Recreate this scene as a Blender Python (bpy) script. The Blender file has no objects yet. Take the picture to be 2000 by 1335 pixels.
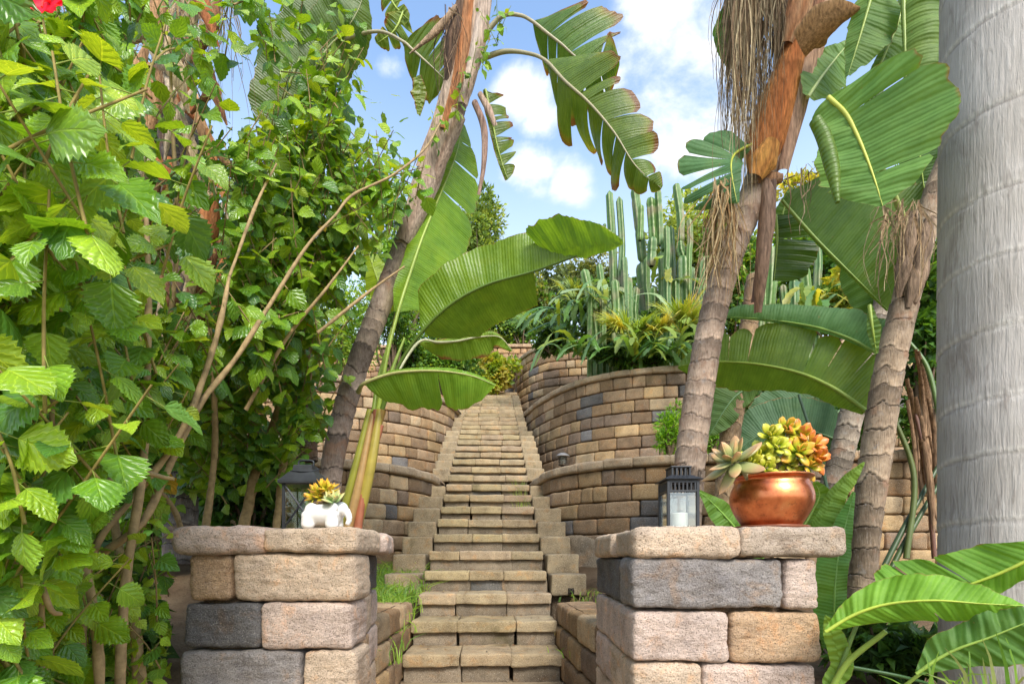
import bpy, math, random
import numpy as np
from mathutils import Vector

# ------------------------------------------------------------------ camera, sky, sun, exposure
SC = bpy.context.scene
COL = SC.collection
EYE = 0.95
F = 1000.0
UC, VH = 1000.0, 1085.0
cam = bpy.data.objects.new("camera", bpy.data.cameras.new("camera"))
COL.objects.link(cam)
cam.location = (0, 0, EYE)
cam.rotation_euler = (math.radians(90), 0, 0)
cam.data.sensor_fit = 'HORIZONTAL'
cam.data.sensor_width = 36.0
cam.data.lens = 18.0
cam.data.shift_y = (VH - 667.5) / 2000.0
cam.data.clip_start = 0.05
cam.data.clip_end = 2000
SC.camera = cam

SUN_EL, SUN_AZ = math.radians(43), math.radians(162)   # azimuth clockwise from +Y (the view direction)
world = bpy.data.worlds.new("World")
SC.world = world
world.use_nodes = True


class NT:
    """tiny node-tree helper"""
    def __init__(self, tree):
        self.t = tree
        tree.nodes.clear()

    def n(self, typ, **kw):
        nd = self.t.nodes.new(typ)
        for k, v in kw.items():
            if k == 'ins':
                for a, b in v.items():
                    self.put(nd.inputs[a], b)
            else:
                setattr(nd, k, v)
        return nd

    def put(self, sock, val):
        if isinstance(val, bpy.types.NodeSocket):
            self.t.links.new(val, sock)
        elif isinstance(val, bpy.types.Node):
            self.t.links.new(val.outputs[0], sock)
        else:
            if isinstance(val, (tuple, list)) and len(val) == 3 and sock.type == 'RGBA':
                val = (*val, 1)
            sock.default_value = val

    def math(self, op, a, b=None, c=None, clamp=False):
        nd = self.n('ShaderNodeMath', operation=op, use_clamp=clamp)
        self.put(nd.inputs[0], a)
        if b is not None:
            self.put(nd.inputs[1], b)
        if c is not None:
            self.put(nd.inputs[2], c)
        return nd.outputs[0]

    def vmath(self, op, a, b=None):
        nd = self.n('ShaderNodeVectorMath', operation=op)
        self.put(nd.inputs[0], a)
        if b is not None:
            self.put(nd.inputs[1], b)
        return nd.outputs[1] if op in ('DOT_PRODUCT', 'LENGTH') else nd.outputs[0]

    def mix(self, fac, a, b, blend='MIX'):
        nd = self.n('ShaderNodeMix', data_type='RGBA', blend_type=blend)
        self.put(nd.inputs[0], fac)
        self.put(nd.inputs[6], a)
        self.put(nd.inputs[7], b)
        return nd.outputs[2]

    def noise(self, vec, scale, detail=4, rough=.55, dist=0.0):
        nd = self.n('ShaderNodeTexNoise', ins={'Scale': scale, 'Detail': detail, 'Roughness': rough, 'Distortion': dist})
        if vec is not None:
            self.put(nd.inputs['Vector'], vec)
        return nd.outputs[0]

    def ramp(self, fac, stops):
        nd = self.n('ShaderNodeValToRGB')
        el = nd.color_ramp.elements
        while len(el) < len(stops):
            el.new(.5)
        for e, (p, c) in zip(el, stops):
            e.position = p
            e.color = (*c, 1) if len(c) == 3 else c
        self.put(nd.inputs[0], fac)
        return nd.outputs[0]

    def remap(self, v, a, b, c=0.0, d=1.0, smooth=True):
        nd = self.n('ShaderNodeMapRange', interpolation_type='SMOOTHSTEP' if smooth else 'LINEAR')
        for i, x in enumerate((v, a, b, c, d)):
            self.put(nd.inputs[i], x)
        return nd.outputs[0]


def build_world():
    g = NT(world.node_tree)
    sky = g.n('ShaderNodeTexSky', sky_type='NISHITA', sun_disc=False, sun_elevation=SUN_EL, sun_rotation=SUN_AZ,
              altitude=50, air_density=1.0, dust_density=1.6, ozone_density=1.5)
    tc = g.n('ShaderNodeTexCoord')
    d = tc.outputs['Generated']
    sep = g.n('ShaderNodeSeparateXYZ', ins={0: d})
    zz = g.math('MAXIMUM', sep.outputs[2], 0.03)
    # cloud layer: direction projected on a plane overhead
    px = g.math('DIVIDE', sep.outputs[0], g.math('ADD', zz, .25))
    py = g.math('DIVIDE', sep.outputs[1], g.math('ADD', zz, .25))
    cmb = g.n('ShaderNodeCombineXYZ', ins={0: px, 1: py, 2: zz})
    n1 = g.noise(g.vmath('ADD', cmb.outputs[0], (3.1, 1.7, 0.0)), 4.2, 9, .6, .25)
    # masses of cumulus in fixed parts of the sky
    acc = None
    for (u, v, r, w) in CLOUDS:
        dv = Vector(((u - UC) / F, 1.0, (VH - v) / F)).normalized()
        dist = g.vmath('LENGTH', g.vmath('MULTIPLY', g.vmath('SUBTRACT', d, tuple(dv)), (1.0, 1.0, 1.75)))
        m = g.math('MULTIPLY', g.remap(dist, r, 0.0), w)
        acc = m if acc is None else g.math('MAXIMUM', acc, m)
    cov = g.math('ADD', n1, g.math('MULTIPLY', acc, .38))
    mask = g.remap(cov, .60, .84)
    n2 = g.noise(g.vmath('ADD', cmb.outputs[0], (3.1, 1.66, 0.04)), 4.6, 7, .58, .25)
    ccol = g.ramp(g.math('ADD', g.math('MULTIPLY', n2, .9), g.math('MULTIPLY', mask, .35)), [(.38, (3.0, 3.5, 4.4)), (.62, (3.9, 4.15, 4.5)), (.85, (4.7, 4.75, 4.8))])
    # pale air near the horizon
    lowmix = g.remap(sep.outputs[2], .74, .25)
    skyc = g.mix(1.0, sky.outputs[0], (1.46, 1.50, 1.46), 'MULTIPLY')
    skyc = g.mix(g.math('MULTIPLY', lowmix, .85), skyc, (4.3, 4.9, 5.5))
    fin = g.mix(g.math('MULTIPLY', mask, .93), skyc, ccol)
    bg = g.n('ShaderNodeBackground', ins={0: fin, 1: 0.15})
    out = g.n('ShaderNodeOutputWorld', ins={0: bg})


CLOUDS = [(1320, 165, .22, 1.0), (1200, 170, .12, .8), (1300, 20, .11, .85), (1400, 50, .10, .8), (1350, 270, .18, .95), (1010, 180, .10, .9), (1060, 230, .08, .7), (770, 135, .05, .8), (1040, 325, .09, .75), (1110, 345, .07, .7),
          (1140, 388, .05, .6), (-500, 300, .5, .9), (2400, 500, .6, .9), (600, 3000, .7, .6)]
build_world()

sd = bpy.data.lights.new("sun", 'SUN')
sd.energy = 2.0
sd.angle = math.radians(20)
sd.color = (1.0, 0.955, 0.88)
sun = bpy.data.objects.new("sun", sd)
COL.objects.link(sun)
_sv = Vector((math.sin(SUN_AZ) * math.cos(SUN_EL), math.cos(SUN_AZ) * math.cos(SUN_EL), math.sin(SUN_EL)))
sun.rotation_euler = (-_sv).to_track_quat('-Z', 'Y').to_euler()
sun.location = (3, -6, 12)

vs = SC.view_settings
vs.view_transform = 'Standard'
vs.look = 'None'
vs.exposure = 0.97
vs.gamma = 1.0
vs.use_curve_mapping = False
SC.cycles.max_bounces = 8
SC.cycles.diffuse_bounces = 4
SC.cycles.transmission_bounces = 6
SC.cycles.transparent_max_bounces = 8
SC.cycles.caustics_reflective = False
SC.cycles.caustics_refractive = False

# ------------------------------------------------------------------ helpers
S = 1.3           # survey unit -> metres


def at(u, v, Y):
    return np.array(((u - UC) / F * Y, Y, EYE + (VH - v) / F * Y))


def rng(seed):
    return np.random.default_rng(seed)


def _hash(ix, iy, iz, seed):
    h = (ix.astype(np.int64) * 374761393 + iy.astype(np.int64) * 668265263 + iz.astype(np.int64) * 2147483647 + seed * 974711) & 0xffffffff
    h = ((h ^ (h >> 13)) * 1274126177) & 0xffffffff
    h = (h ^ (h >> 16)) & 0xffffffff
    h = (h * 2246822519) & 0xffffffff
    h = h ^ (h >> 15)
    return (h & 0xffff) / 32767.5 - 1.0


def vnoise(P, seed=0):
    P = np.asarray(P, float)
    I = np.floor(P).astype(np.int64)
    f = P - I
    f = f * f * (3 - 2 * f)
    r = 0
    for dx in (0, 1):
        wx = f[:, 0] if dx else 1 - f[:, 0]
        for dy in (0, 1):
            wy = f[:, 1] if dy else 1 - f[:, 1]
            for dz in (0, 1):
                wz = f[:, 2] if dz else 1 - f[:, 2]
                r = r + wx * wy * wz * _hash(I[:, 0] + dx, I[:, 1] + dy, I[:, 2] + dz, seed)
    return r


def nrm(a):
    a = np.asarray(a, float)
    return a / np.maximum(np.linalg.norm(a, axis=-1, keepdims=True), 1e-9)


def spline(pts, n):
    """Catmull-Rom through pts (any dimension), n samples evenly spaced by length of the first three columns"""
    p = np.asarray(pts, float)
    if len(p) == 2:
        t = np.linspace(0, 1, n)[:, None]
        return p[0] * (1 - t) + p[1] * t
    q = np.vstack([2 * p[0] - p[1], p, 2 * p[-1] - p[-2]])
    out = []
    for i in range(1, len(q) - 2):
        t = np.linspace(0, 1, 24, endpoint=False)[:, None]
        a, b, c, d = q[i - 1], q[i], q[i + 1], q[i + 2]
        out.append(.5 * ((2 * b) + (-a + c) * t + (2 * a - 5 * b + 4 * c - d) * t ** 2 + (-a + 3 * b - 3 * c + d) * t ** 3))
    out.append(p[-1:])
    o = np.vstack(out)
    k = min(3, o.shape[1])
    L = np.concatenate([[0], np.cumsum(np.linalg.norm(np.diff(o[:, :k], axis=0), axis=1))])
    s = np.linspace(0, L[-1], n)
    return np.stack([np.interp(s, L, o[:, j]) for j in range(o.shape[1])], 1)


class MB:
    """collects geometry for ONE mesh object"""
    def __init__(self):
        self.V, self.C, self.L, self.F3, self.F4, self.n = [], [], [], [], [], 0

    def add(self, V, faces, col=(.5, .5, .5), lv=None):
        V = np.asarray(V, float).reshape(-1, 3)
        m = len(V)
        c = np.asarray(col, float)
        if c.ndim == 1:
            c = np.tile(c, (m, 1))
        self.V.append(V)
        self.C.append(c)
        self.L.append(np.zeros((m, 3)) if lv is None else np.asarray(lv, float).reshape(-1, 3))
        faces = np.asarray(faces, int)
        (self.F4 if faces.shape[1] == 4 else self.F3).append(faces + self.n)
        self.n += m

    def grid(self, G, col=(.5, .5, .5), lv=None, closed=False, flip=False):
        """G (a,b,3) grid of points -> quads; closed wraps the second axis"""
        a, b = G.shape[:2]
        idx = np.arange(a * b).reshape(a, b)
        i2 = np.concatenate([idx, idx[:, :1]], 1) if closed else idx
        f = np.stack([i2[:-1, :-1], i2[:-1, 1:], i2[1:, 1:], i2[1:, :-1]], -1).reshape(-1, 4)
        if flip:
            f = f[:, ::-1]
        c = np.asarray(col, float)
        if c.ndim == 3:
            c = c.reshape(-1, 3)
        self.add(G.reshape(-1, 3), f, c, lv)

    def tube(self, pts, rad, col=(.5, .5, .5), k=8, n=None, caps=True, lv_scale=1.0):
        """pts (m,3) path; rad scalar or list"""
        p = np.asarray(pts, float)
        r = np.broadcast_to(np.asarray(rad, float), (len(p),))
        q = np.concatenate([p, r[:, None]], 1)
        n = n or max(4, len(p) * 4)
        q = spline(q, n)
        G = frame_tube(q[:, :3], q[:, 3], k)
        L = np.concatenate([[0], np.cumsum(np.linalg.norm(np.diff(q[:, :3], axis=0), axis=1))])
        lv = np.zeros((n, k, 3))
        lv[:, :, 0] = np.linspace(0, 1, k, endpoint=False)[None]
        lv[:, :, 1] = L[:, None] * lv_scale
        self.grid(G, col, lv, closed=True)
        if caps:
            for e in (0, -1):
                self.add(np.vstack([G[e], q[e, :3]]), [[i, (i + 1) % k, k] for i in range(k)], col if np.ndim(col) == 1 else np.asarray(col).reshape(-1, 3)[0])
        return q

    def build(self, name, mat, parent=None, smooth=True, label=None):
        me = bpy.data.meshes.new(name)
        V = np.vstack(self.V)
        f4 = np.vstack(self.F4) if self.F4 else np.zeros((0, 4), int)
        f3 = np.vstack(self.F3) if self.F3 else np.zeros((0, 3), int)
        loops = np.concatenate([f4.ravel(), f3.ravel()]).astype(np.int32)
        starts = np.concatenate([np.arange(len(f4)) * 4, len(f4) * 4 + np.arange(len(f3)) * 3]).astype(np.int32)
        tot = np.concatenate([np.full(len(f4), 4), np.full(len(f3), 3)]).astype(np.int32)
        me.vertices.add(len(V))
        me.vertices.foreach_set('co', V.astype(np.float32).ravel())
        me.loops.add(len(loops))
        me.loops.foreach_set('vertex_index', loops)
        me.polygons.add(len(starts))
        me.polygons.foreach_set('loop_start', starts)
        me.polygons.foreach_set('loop_total', tot)
        me.polygons.foreach_set('use_smooth', np.full(len(starts), smooth, dtype=bool))
        ca = me.attributes.new('Col', 'FLOAT_COLOR', 'POINT')
        C = np.vstack(self.C)
        ca.data.foreach_set('color', np.concatenate([C, np.ones((len(C), 1))], 1).astype(np.float32).ravel())
        la = me.attributes.new('lv', 'FLOAT_VECTOR', 'POINT')
        la.data.foreach_set('vector', np.vstack(self.L).astype(np.float32).ravel())
        me.update(calc_edges=True)
        me.validate()
        me.materials.append(mat)
        o = bpy.data.objects.new(name, me)
        COL.objects.link(o)
        if parent is not None:
            o.parent = parent
            o.matrix_parent_inverse = MPI(parent)
        if label:
            o['label'] = label
        return o


def MPI(parent):
    m = parent.matrix_basis.copy()
    p = parent.parent
    while p is not None:
        m = p.matrix_basis @ m if False else m
        p = p.parent
    return m.inverted()


def frame_tube(P, R, k, a0=0.0):
    T = nrm(np.gradient(P, axis=0))
    up = np.array((0, 0, 1.0)) if abs(T[0][2]) < .9 else np.array((1.0, 0, 0))
    u = nrm(np.cross(T[0], up))
    G = np.zeros((len(P), k, 3))
    ang = np.linspace(0, 2 * np.pi, k, endpoint=False) + a0
    for i in range(len(P)):
        u = nrm(u - T[i] * np.dot(u, T[i]))
        w = np.cross(T[i], u)
        G[i] = P[i] + R[i] * (np.cos(ang)[:, None] * u + np.sin(ang)[:, None] * w)
    return G


def thing(name, label, cat, loc=(0, 0, 0), group=None):
    o = bpy.data.objects.new(name, None)
    COL.objects.link(o)
    o.location = tuple(float(x) for x in loc)
    o.empty_display_size = .1
    o['label'] = label
    o['category'] = cat
    o['kind'] = 'thing'
    if group:
        o['group'] = group
    return o


def tag(o, label, cat, group=None):
    o['label'] = label
    o['category'] = cat
    if group:
        o['group'] = group
    return o


# ------------------------------------------------------------------ materials
def new_mat(name):
    m = bpy.data.materials.new(name)
    m.use_nodes = True
    return m, NT(m.node_tree)


def attr(g, name, out=0):
    return g.n('ShaderNodeAttribute', attribute_name=name).outputs[out]


def finish(g, shader):
    g.n('ShaderNodeOutputMaterial', ins={0: shader})


def stone_mat(name, bump=.5, scale=1.0, moss=.3):
    m, g = new_mat(name)
    col = attr(g, 'Col')
    pos = g.n('ShaderNodeNewGeometry').outputs['Position']
    big = g.noise(pos, 7 * scale, 4, .6)
    st = g.vmath('MULTIPLY', pos, (1.0, 1.0, 1.5))
    med = g.noise(st, 52 * scale, 6, .75, .3)
    fine = g.noise(pos, 170 * scale, 4, .7)
    v = g.math('ADD', g.math('MULTIPLY', big, .7), g.math('MULTIPLY', med, .5))
    c = g.mix(1.0, col, g.ramp(v, [(.36, (.52, .47, .43)), (.58, (1.0, 1.0, 1.0)), (.82, (1.42, 1.4, 1.36))]), 'MULTIPLY')
    c = g.mix(g.remap(fine, .48, .32, 0, .85), c, (.07, .052, .04))
    c = g.mix(g.remap(fine, .57, .70, 0, .65), c, (.66, .58, .49))
    wp = g.noise(pos, 11 * scale, 5, .65, .5)
    c = g.mix(g.remap(wp, .52, .68, 0, .55), c, g.mix(1.0, c, (1.22, .92, .66), 'MULTIPLY'))
    c = g.mix(g.remap(wp, .46, .32, 0, .5), c, g.mix(1.0, c, (.80, .82, .88), 'MULTIPLY'))
    ms = g.noise(pos, 2.3, 5, .65)
    c = g.mix(g.remap(ms, .58, .72, 0, moss), c, (.10, .085, .035))
    vor = g.n('ShaderNodeTexVoronoi', feature='F1', ins={'Scale': 120 * scale})
    g.put(vor.inputs['Vector'], pos)
    pit = g.remap(vor.outputs[0], .0, .28)
    h = g.math('ADD', g.math('MULTIPLY', med, 1.3), g.math('ADD', g.math('MULTIPLY', fine, .55), g.math('MULTIPLY', pit, .3)))
    bp = g.n('ShaderNodeBump', ins={'Strength': bump, 'Distance': .012, 'Height': h})
    b = g.n('ShaderNodeBsdfPrincipled', ins={'Base Color': c, 'Roughness': .93, 'Specular IOR Level': .18, 'Normal': bp})
    finish(g, b)
    return m


def leaf_mat(name, mode, trans=.32, rough=.36, gloss=.5, back=(1.25, 1.2, 1.3), bump=.4):
    """mode 'pinnate' (lv = across -1..1, along 0..1), 'parallel' (lv.y = metres along the rib) or 'plain'"""
    m, g = new_mat(name)
    col = attr(g, 'Col')
    lv = attr(g, 'lv', 1)
    sp = g.n('ShaderNodeSeparateXYZ', ins={0: lv})
    x = g.math('ABSOLUTE', sp.outputs[0])
    y = sp.outputs[1]
    geo = g.n('ShaderNodeNewGeometry')
    pos = geo.outputs['Position']
    nz = g.noise(pos, 9, 4, .6)
    c = g.mix(1.0, col, g.ramp(nz, [(.3, (.72, .78, .7)), (.7, (1.25, 1.18, 1.3))]), 'MULTIPLY')
    hgt = None
    if mode == 'pinnate':
        ph = g.math('MULTIPLY', g.math('SUBTRACT', y, g.math('MULTIPLY', x, .42)), 4.6 * 6.2832)
        s = g.math('SINE', ph)
        vein = g.remap(s, .93, 1.0)
        mid = g.remap(x, .07, .02)
        vv = g.math('MAXIMUM', vein, mid)
        c = g.mix(g.math('MULTIPLY', vv, .38), c, g.mix(1.0, col, (2.4, 1.9, 2.4), 'MULTIPLY'))
        hgt = g.math('SUBTRACT', g.math('MULTIPLY', s, -.5), g.math('MULTIPLY', mid, 1.2))
        dist = .004
    elif mode == 'parallel':
        ph = g.math('MULTIPLY', y, 6.2832 * 52)
        wob = g.math('ADD', ph, g.math('MULTIPLY', nz, 5))
        s = g.math('SINE', wob)
        s2 = g.math('SINE', g.math('MULTIPLY', wob, .31))
        c = g.mix(g.remap(s, .35, 1.0, 0, .17), c, g.mix(1.0, col, (1.75, 1.5, 1.9), 'MULTIPLY'))
        c = g.mix(g.remap(s2, .2, 1.0, 0, .16), c, g.mix(1.0, col, (.6, .66, .6), 'MULTIPLY'))
        c = g.mix(g.remap(g.noise(pos, 3.4, 4, .6), .5, .7, 0, .35), c, g.mix(1.0, col, (1.7, 1.25, .9), 'MULTIPLY'))
        c = g.mix(g.remap(g.noise(pos, 34, 5, .7), .64, .72, 0, .55), c, (.20, .15, .04))
        # worn, dry outer margin
        edge = g.math('ADD', x, g.math('MULTIPLY', g.noise(pos, 16, 4, .6), .16))
        c = g.mix(g.remap(edge, 1.045, 1.10, 0, .8), c, (.22, .12, .035))
        hgt = g.math('ADD', g.math('ADD', g.math('MULTIPLY', s, .6), g.math('MULTIPLY', s2, .8)), g.math('MULTIPLY', g.noise(pos, 12, 4, .6), 4.0))
        dist = .004
    else:
        hgt = g.noise(pos, 60, 3, .5)
        dist = .002
    cb = g.mix(geo.outputs['Backfacing'], c, g.mix(1.0, c, back, 'MULTIPLY'))
    bp = g.n('ShaderNodeBump', ins={'Strength': bump, 'Distance': dist, 'Height': hgt})
    rg = g.math('ADD', rough, g.math('MULTIPLY', geo.outputs['Backfacing'], .22))
    p = g.n('ShaderNodeBsdfPrincipled', ins={'Base Color': cb, 'Roughness': rg, 'Specular IOR Level': gloss, 'Normal': bp})
    t = g.n('ShaderNodeBsdfTranslucent', ins={'Color': g.mix(1.0, c, (2.3, 1.85, .7), 'MULTIPLY'), 'Normal': bp})
    mx = g.n('ShaderNodeMixShader', ins={0: trans, 1: p, 2: t})
    finish(g, mx)
    return m


def simple_mat(name, rough=.6, metallic=0.0, color=None, var=.25, nscale=12, bump=.2, bscale=60, dist=.003, stretch=(1, 1, 1), spec=.4):
    m, g = new_mat(name)
    base = attr(g, 'Col') if color is None else None
    pos = g.n('ShaderNodeNewGeometry').outputs['Position']
    p2 = g.vmath('MULTIPLY', pos, stretch)
    nz = g.noise(p2, nscale, 5, .6)
    lo, hi = 1 - var, 1 + var
    rp = g.ramp(nz, [(.3, (lo, lo, lo)), (.7, (hi, hi, hi))])
    c = g.mix(1.0, base if base is not None else color, rp, 'MULTIPLY')
    bp = g.n('ShaderNodeBump', ins={'Strength': bump, 'Distance': dist, 'Height': g.noise(p2, bscale, 5, .6)})
    b = g.n('ShaderNodeBsdfPrincipled', ins={'Base Color': c, 'Roughness': rough, 'Metallic': metallic, 'Specular IOR Level': spec, 'Normal': bp})
    finish(g, b)
    return m


def trunk_mat():
    m, g = new_mat('ringed_bark')
    col = attr(g, 'Col')
    lv = attr(g, 'lv', 1)
    pos = g.n('ShaderNodeNewGeometry').outputs['Position']
    n1 = g.noise(pos, 16, 6, .65, .3)
    n2 = g.noise(g.vmath('MULTIPLY', pos, (3, 3, .35)), 55, 6, .7)
    n3 = g.noise(pos, 6, 4, .6)
    c = g.mix(1.0, col, g.ramp(n1, [(.3, (.62, .58, .55)), (.52, (1, 1, 1)), (.75, (1.45, 1.4, 1.34))]), 'MULTIPLY')
    c = g.mix(g.remap(n2, .52, .66, 0, .6), c, (.075, .048, .03))
    c = g.mix(g.remap(n2, .47, .34, 0, .45), c, (.52, .44, .37))
    c = g.mix(g.remap(n3, .54, .66, 0, .55), c, (.34, .185, .11))
    n4 = g.noise(pos, 11, 6, .7)
    c = g.mix(g.remap(n4, .58, .70, 0, .6), c, (.30, .285, .265))
    h = g.math('ADD', g.math('MULTIPLY', n1, .8), n2)
    bp = g.n('ShaderNodeBump', ins={'Strength': .7, 'Distance': .012, 'Height': h})
    finish(g, g.n('ShaderNodeBsdfPrincipled', ins={'Base Color': c, 'Roughness': .85, 'Specular IOR Level': .2, 'Normal': bp}))
    return m


def palm_mat():
    m, g = new_mat('grey_palm_bark')
    tc = g.n('ShaderNodeTexCoord').outputs['Object']
    lv = attr(g, 'lv', 1)
    col = attr(g, 'Col')
    v1 = g.noise(g.vmath('MULTIPLY', tc, (1, 1, .16)), 46, 6, .62, .5)
    v2 = g.noise(g.vmath('MULTIPLY', tc, (1, 1, .06)), 110, 4, .6)
    b = g.noise(tc, 3.2, 5, .62)
    s = g.noise(g.vmath('MULTIPLY', tc, (1, 1, .3)), 7, 5, .65, .6)
    c = g.mix(1.0, col, g.ramp(b, [(.3, (.82, .80, .76)), (.7, (1.2, 1.2, 1.2))]), 'MULTIPLY')
    c = g.mix(g.remap(v1, .54, .70, 0, .42), c, (.16, .135, .115))
    c = g.mix(g.remap(v2, .56, .70, 0, .30), c, (.62, .59, .55))
    c = g.mix(g.remap(s, .57, .70, 0, .55), c, (.20, .165, .14))
    lz = g.noise(tc, 5.5, 6, .7)
    c = g.mix(g.remap(lz, .60, .70, 0, .4), c, (.58, .56, .50))
    h = g.math('ADD', v1, g.math('MULTIPLY', v2, .8))
    bp = g.n('ShaderNodeBump', ins={'Strength': .55, 'Distance': .012, 'Height': h})
    finish(g, g.n('ShaderNodeBsdfPrincipled', ins={'Base Color': c, 'Roughness': .85, 'Specular IOR Level': .2, 'Normal': bp}))
    return m


def soil_mat():
    m, g = new_mat('garden_soil')
    pos = g.n('ShaderNodeNewGeometry').outputs['Position']
    n1 = g.noise(pos, 2.2, 6, .65)
    n2 = g.noise(pos, 40, 5, .7)
    c = g.ramp(n1, [(.3, (.075, .048, .026)), (.5, (.16, .105, .06)), (.7, (.22, .155, .09))])
    c = g.mix(g.remap(n2, .5, .7, 0, .6), c, (.045, .03, .018))
    bp = g.n('ShaderNodeBump', ins={'Strength': .8, 'Distance': .03, 'Height': g.math('ADD', n1, n2)})
    finish(g, g.n('ShaderNodeBsdfPrincipled', ins={'Base Color': c, 'Roughness': .95, 'Specular IOR Level': .1, 'Normal': bp}))
    return m


def paving_mat():
    m, g = new_mat('sandy_ground')
    pos = g.n('ShaderNodeNewGeometry').outputs['Position']
    n1 = g.noise(pos, 1.7, 6, .65)
    n2 = g.noise(pos, 60, 5, .7)
    c = g.ramp(n1, [(.3, (.20, .145, .09)), (.7, (.42, .33, .22))])
    c = g.mix(g.remap(n2, .54, .7, 0, .6), c, (.12, .08, .05))
    bp = g.n('ShaderNodeBump', ins={'Strength': .6, 'Distance': .01, 'Height': n2})
    finish(g, g.n('ShaderNodeBsdfPrincipled', ins={'Base Color': c, 'Roughness': .95, 'Specular IOR Level': .1, 'Normal': bp}))
    return m


def copper_mat():
    m, g = new_mat('worn_copper')
    pos = g.n('ShaderNodeNewGeometry').outputs['Position']
    n1 = g.noise(pos, 14, 5, .6)
    n2 = g.noise(pos, 45, 5, .65)
    c = g.ramp(n1, [(.3, (.52, .13, .045)), (.55, (.74, .24, .085)), (.75, (.80, .36, .15))])
    c = g.mix(g.remap(n2, .54, .70, 0, .5), c, (.25, .08, .035))
    rg = g.remap(n2, .3, .7, .26, .46, False)
    bp = g.n('ShaderNodeBump', ins={'Strength': .12, 'Distance': .004, 'Height': n1})
    finish(g, g.n('ShaderNodeBsdfPrincipled', ins={'Base Color': c, 'Metallic': 1.0, 'Roughness': rg, 'Normal': bp, 'Coat Weight': .35, 'Coat Roughness': .12}))
    return m


def glass_mat():
    m, g = new_mat('lantern_glass')
    lw = g.n('ShaderNodeLayerWeight', ins={0: .35})
    tr = g.n('ShaderNodeBsdfTransparent', ins={0: (.93, .95, .94)})
    gl = g.n('ShaderNodeBsdfGlossy', ins={0: (1, 1, 1), 1: .03})
    fac = g.math('ADD', g.math('MULTIPLY', lw.outputs['Facing'], .5), .10)
    finish(g, g.n('ShaderNodeMixShader', ins={0: fac, 1: tr, 2: gl}))
    return m


M = dict(
    pillar=stone_mat('pillar_stone', 1.0, 1.0, .05),
    stone=stone_mat('wall_stone', .7, .8, .35),
    step=stone_mat('step_stone', .6, .9, .5),
    concrete=stone_mat('mortar_spill', .5, .5, .3),
    hib=leaf_mat('hibiscus_leaf', 'pinnate', .30, .30, .55, bump=.55),
    blade=leaf_mat('paddle_leaf', 'parallel', .36, .40, .45),
    fine=leaf_mat('small_leaf', 'plain', .38, .45, .35),
    frond=leaf_mat('frond_leaf', 'plain', .30, .42, .4),
    succ=simple_mat('succulent_skin', .38, var=.12, bump=.08, spec=.45),
    cactus=simple_mat('cactus_skin', .5, var=.2, nscale=20, bump=.3, bscale=40, spec=.4),
    rib=simple_mat('leaf_rib', .4, var=.15, bump=.15, stretch=(1, 1, 1), spec=.5),
    stem=simple_mat('woody_stem', .75, var=.35, nscale=30, bump=.5, bscale=90, spec=.25),
    dry=simple_mat('dry_sheath', .8, var=.55, nscale=30, bump=1.0, bscale=75, stretch=(2.6, 2.6, .35), dist=.008, spec=.15),
    bark=trunk_mat(), palm=palm_mat(), soil=soil_mat(), ground=paving_mat(), copper=copper_mat(), glass=glass_mat(),
    black=simple_mat('black_iron', .45, color=(.016, .018, .022), var=.3, bump=.15, spec=.5),
    zinc=simple_mat('dark_zinc', .55, color=(.035, .038, .042), var=.35, bump=.25, metallic=.3),
    white=simple_mat('white_ceramic', .35, color=(.80, .79, .76), var=.06, bump=.05),
    wax=simple_mat('candle_wax', .5, color=(.82, .80, .72), var=.08, bump=.1),
    petal=leaf_mat('petal', 'plain', .35, .5, .3),
    bronze=simple_mat('bronze_fixture', .5, color=(.09, .07, .05), var=.3, bump=.2, metallic=.6),
)

# ------------------------------------------------------------------ stone blocks
TAN = [(.44, .32, .20), (.40, .27, .145), (.34, .225, .12), (.29, .185, .10), (.37, .25, .155), (.25, .16, .09), (.31, .21, .13), (.23, .15, .09), (.20, .14, .10)]
CHAR = (.125, .118, .112)
TAN = [(a * .98, b * 1.0, c * .96) for a, b, c in TAN]
_tmpl = {}


def box_template(nx, ny, nz):
    key = (nx, ny, nz)
    if key in _tmpl:
        return _tmpl[key]
    idx, pts, faces = {}, [], []

    def vid(i, j, k):
        if (i, j, k) not in idx:
            idx[(i, j, k)] = len(pts)
            pts.append((i, j, k))
        return idx[(i, j, k)]
    for j in range(ny):
        for i in range(nx):
            faces.append((vid(i, j, 0), vid(i, j + 1, 0), vid(i + 1, j + 1, 0), vid(i + 1, j, 0)))
            faces.append((vid(i, j, nz), vid(i + 1, j, nz), vid(i + 1, j + 1, nz), vid(i, j + 1, nz)))
    for k in range(nz):
        for i in range(nx):
            faces.append((vid(i, 0, k), vid(i + 1, 0, k), vid(i + 1, 0, k + 1), vid(i, 0, k + 1)))
            faces.append((vid(i, ny, k), vid(i, ny, k + 1), vid(i + 1, ny, k + 1), vid(i + 1, ny, k)))
    for k in range(nz):
        for j in range(ny):
            faces.append((vid(0, j, k), vid(0, j, k + 1), vid(0, j + 1, k + 1), vid(0, j + 1, k)))
            faces.append((vid(nx, j, k), vid(nx, j + 1, k), vid(nx, j + 1, k + 1), vid(nx, j, k + 1)))
    _tmpl[key] = (np.array(pts), np.array(faces))
    return _tmpl[key]


def axis_pos(n, half, r):
    """n+1 positions from -half to half, two rows inside each rounded edge when there is room"""
    if n < 6:
        if n == 1:
            return np.array((-half, half))
        if n == 2:
            return np.array((-half, 0, half))
        return np.concatenate([[-half], np.linspace(-half + r, half - r, n - 1), [half]])
    return np.concatenate([[-half, -half + .35 * r], np.linspace(-half + r, half - r, n - 3), [half - .35 * r, half]])


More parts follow.
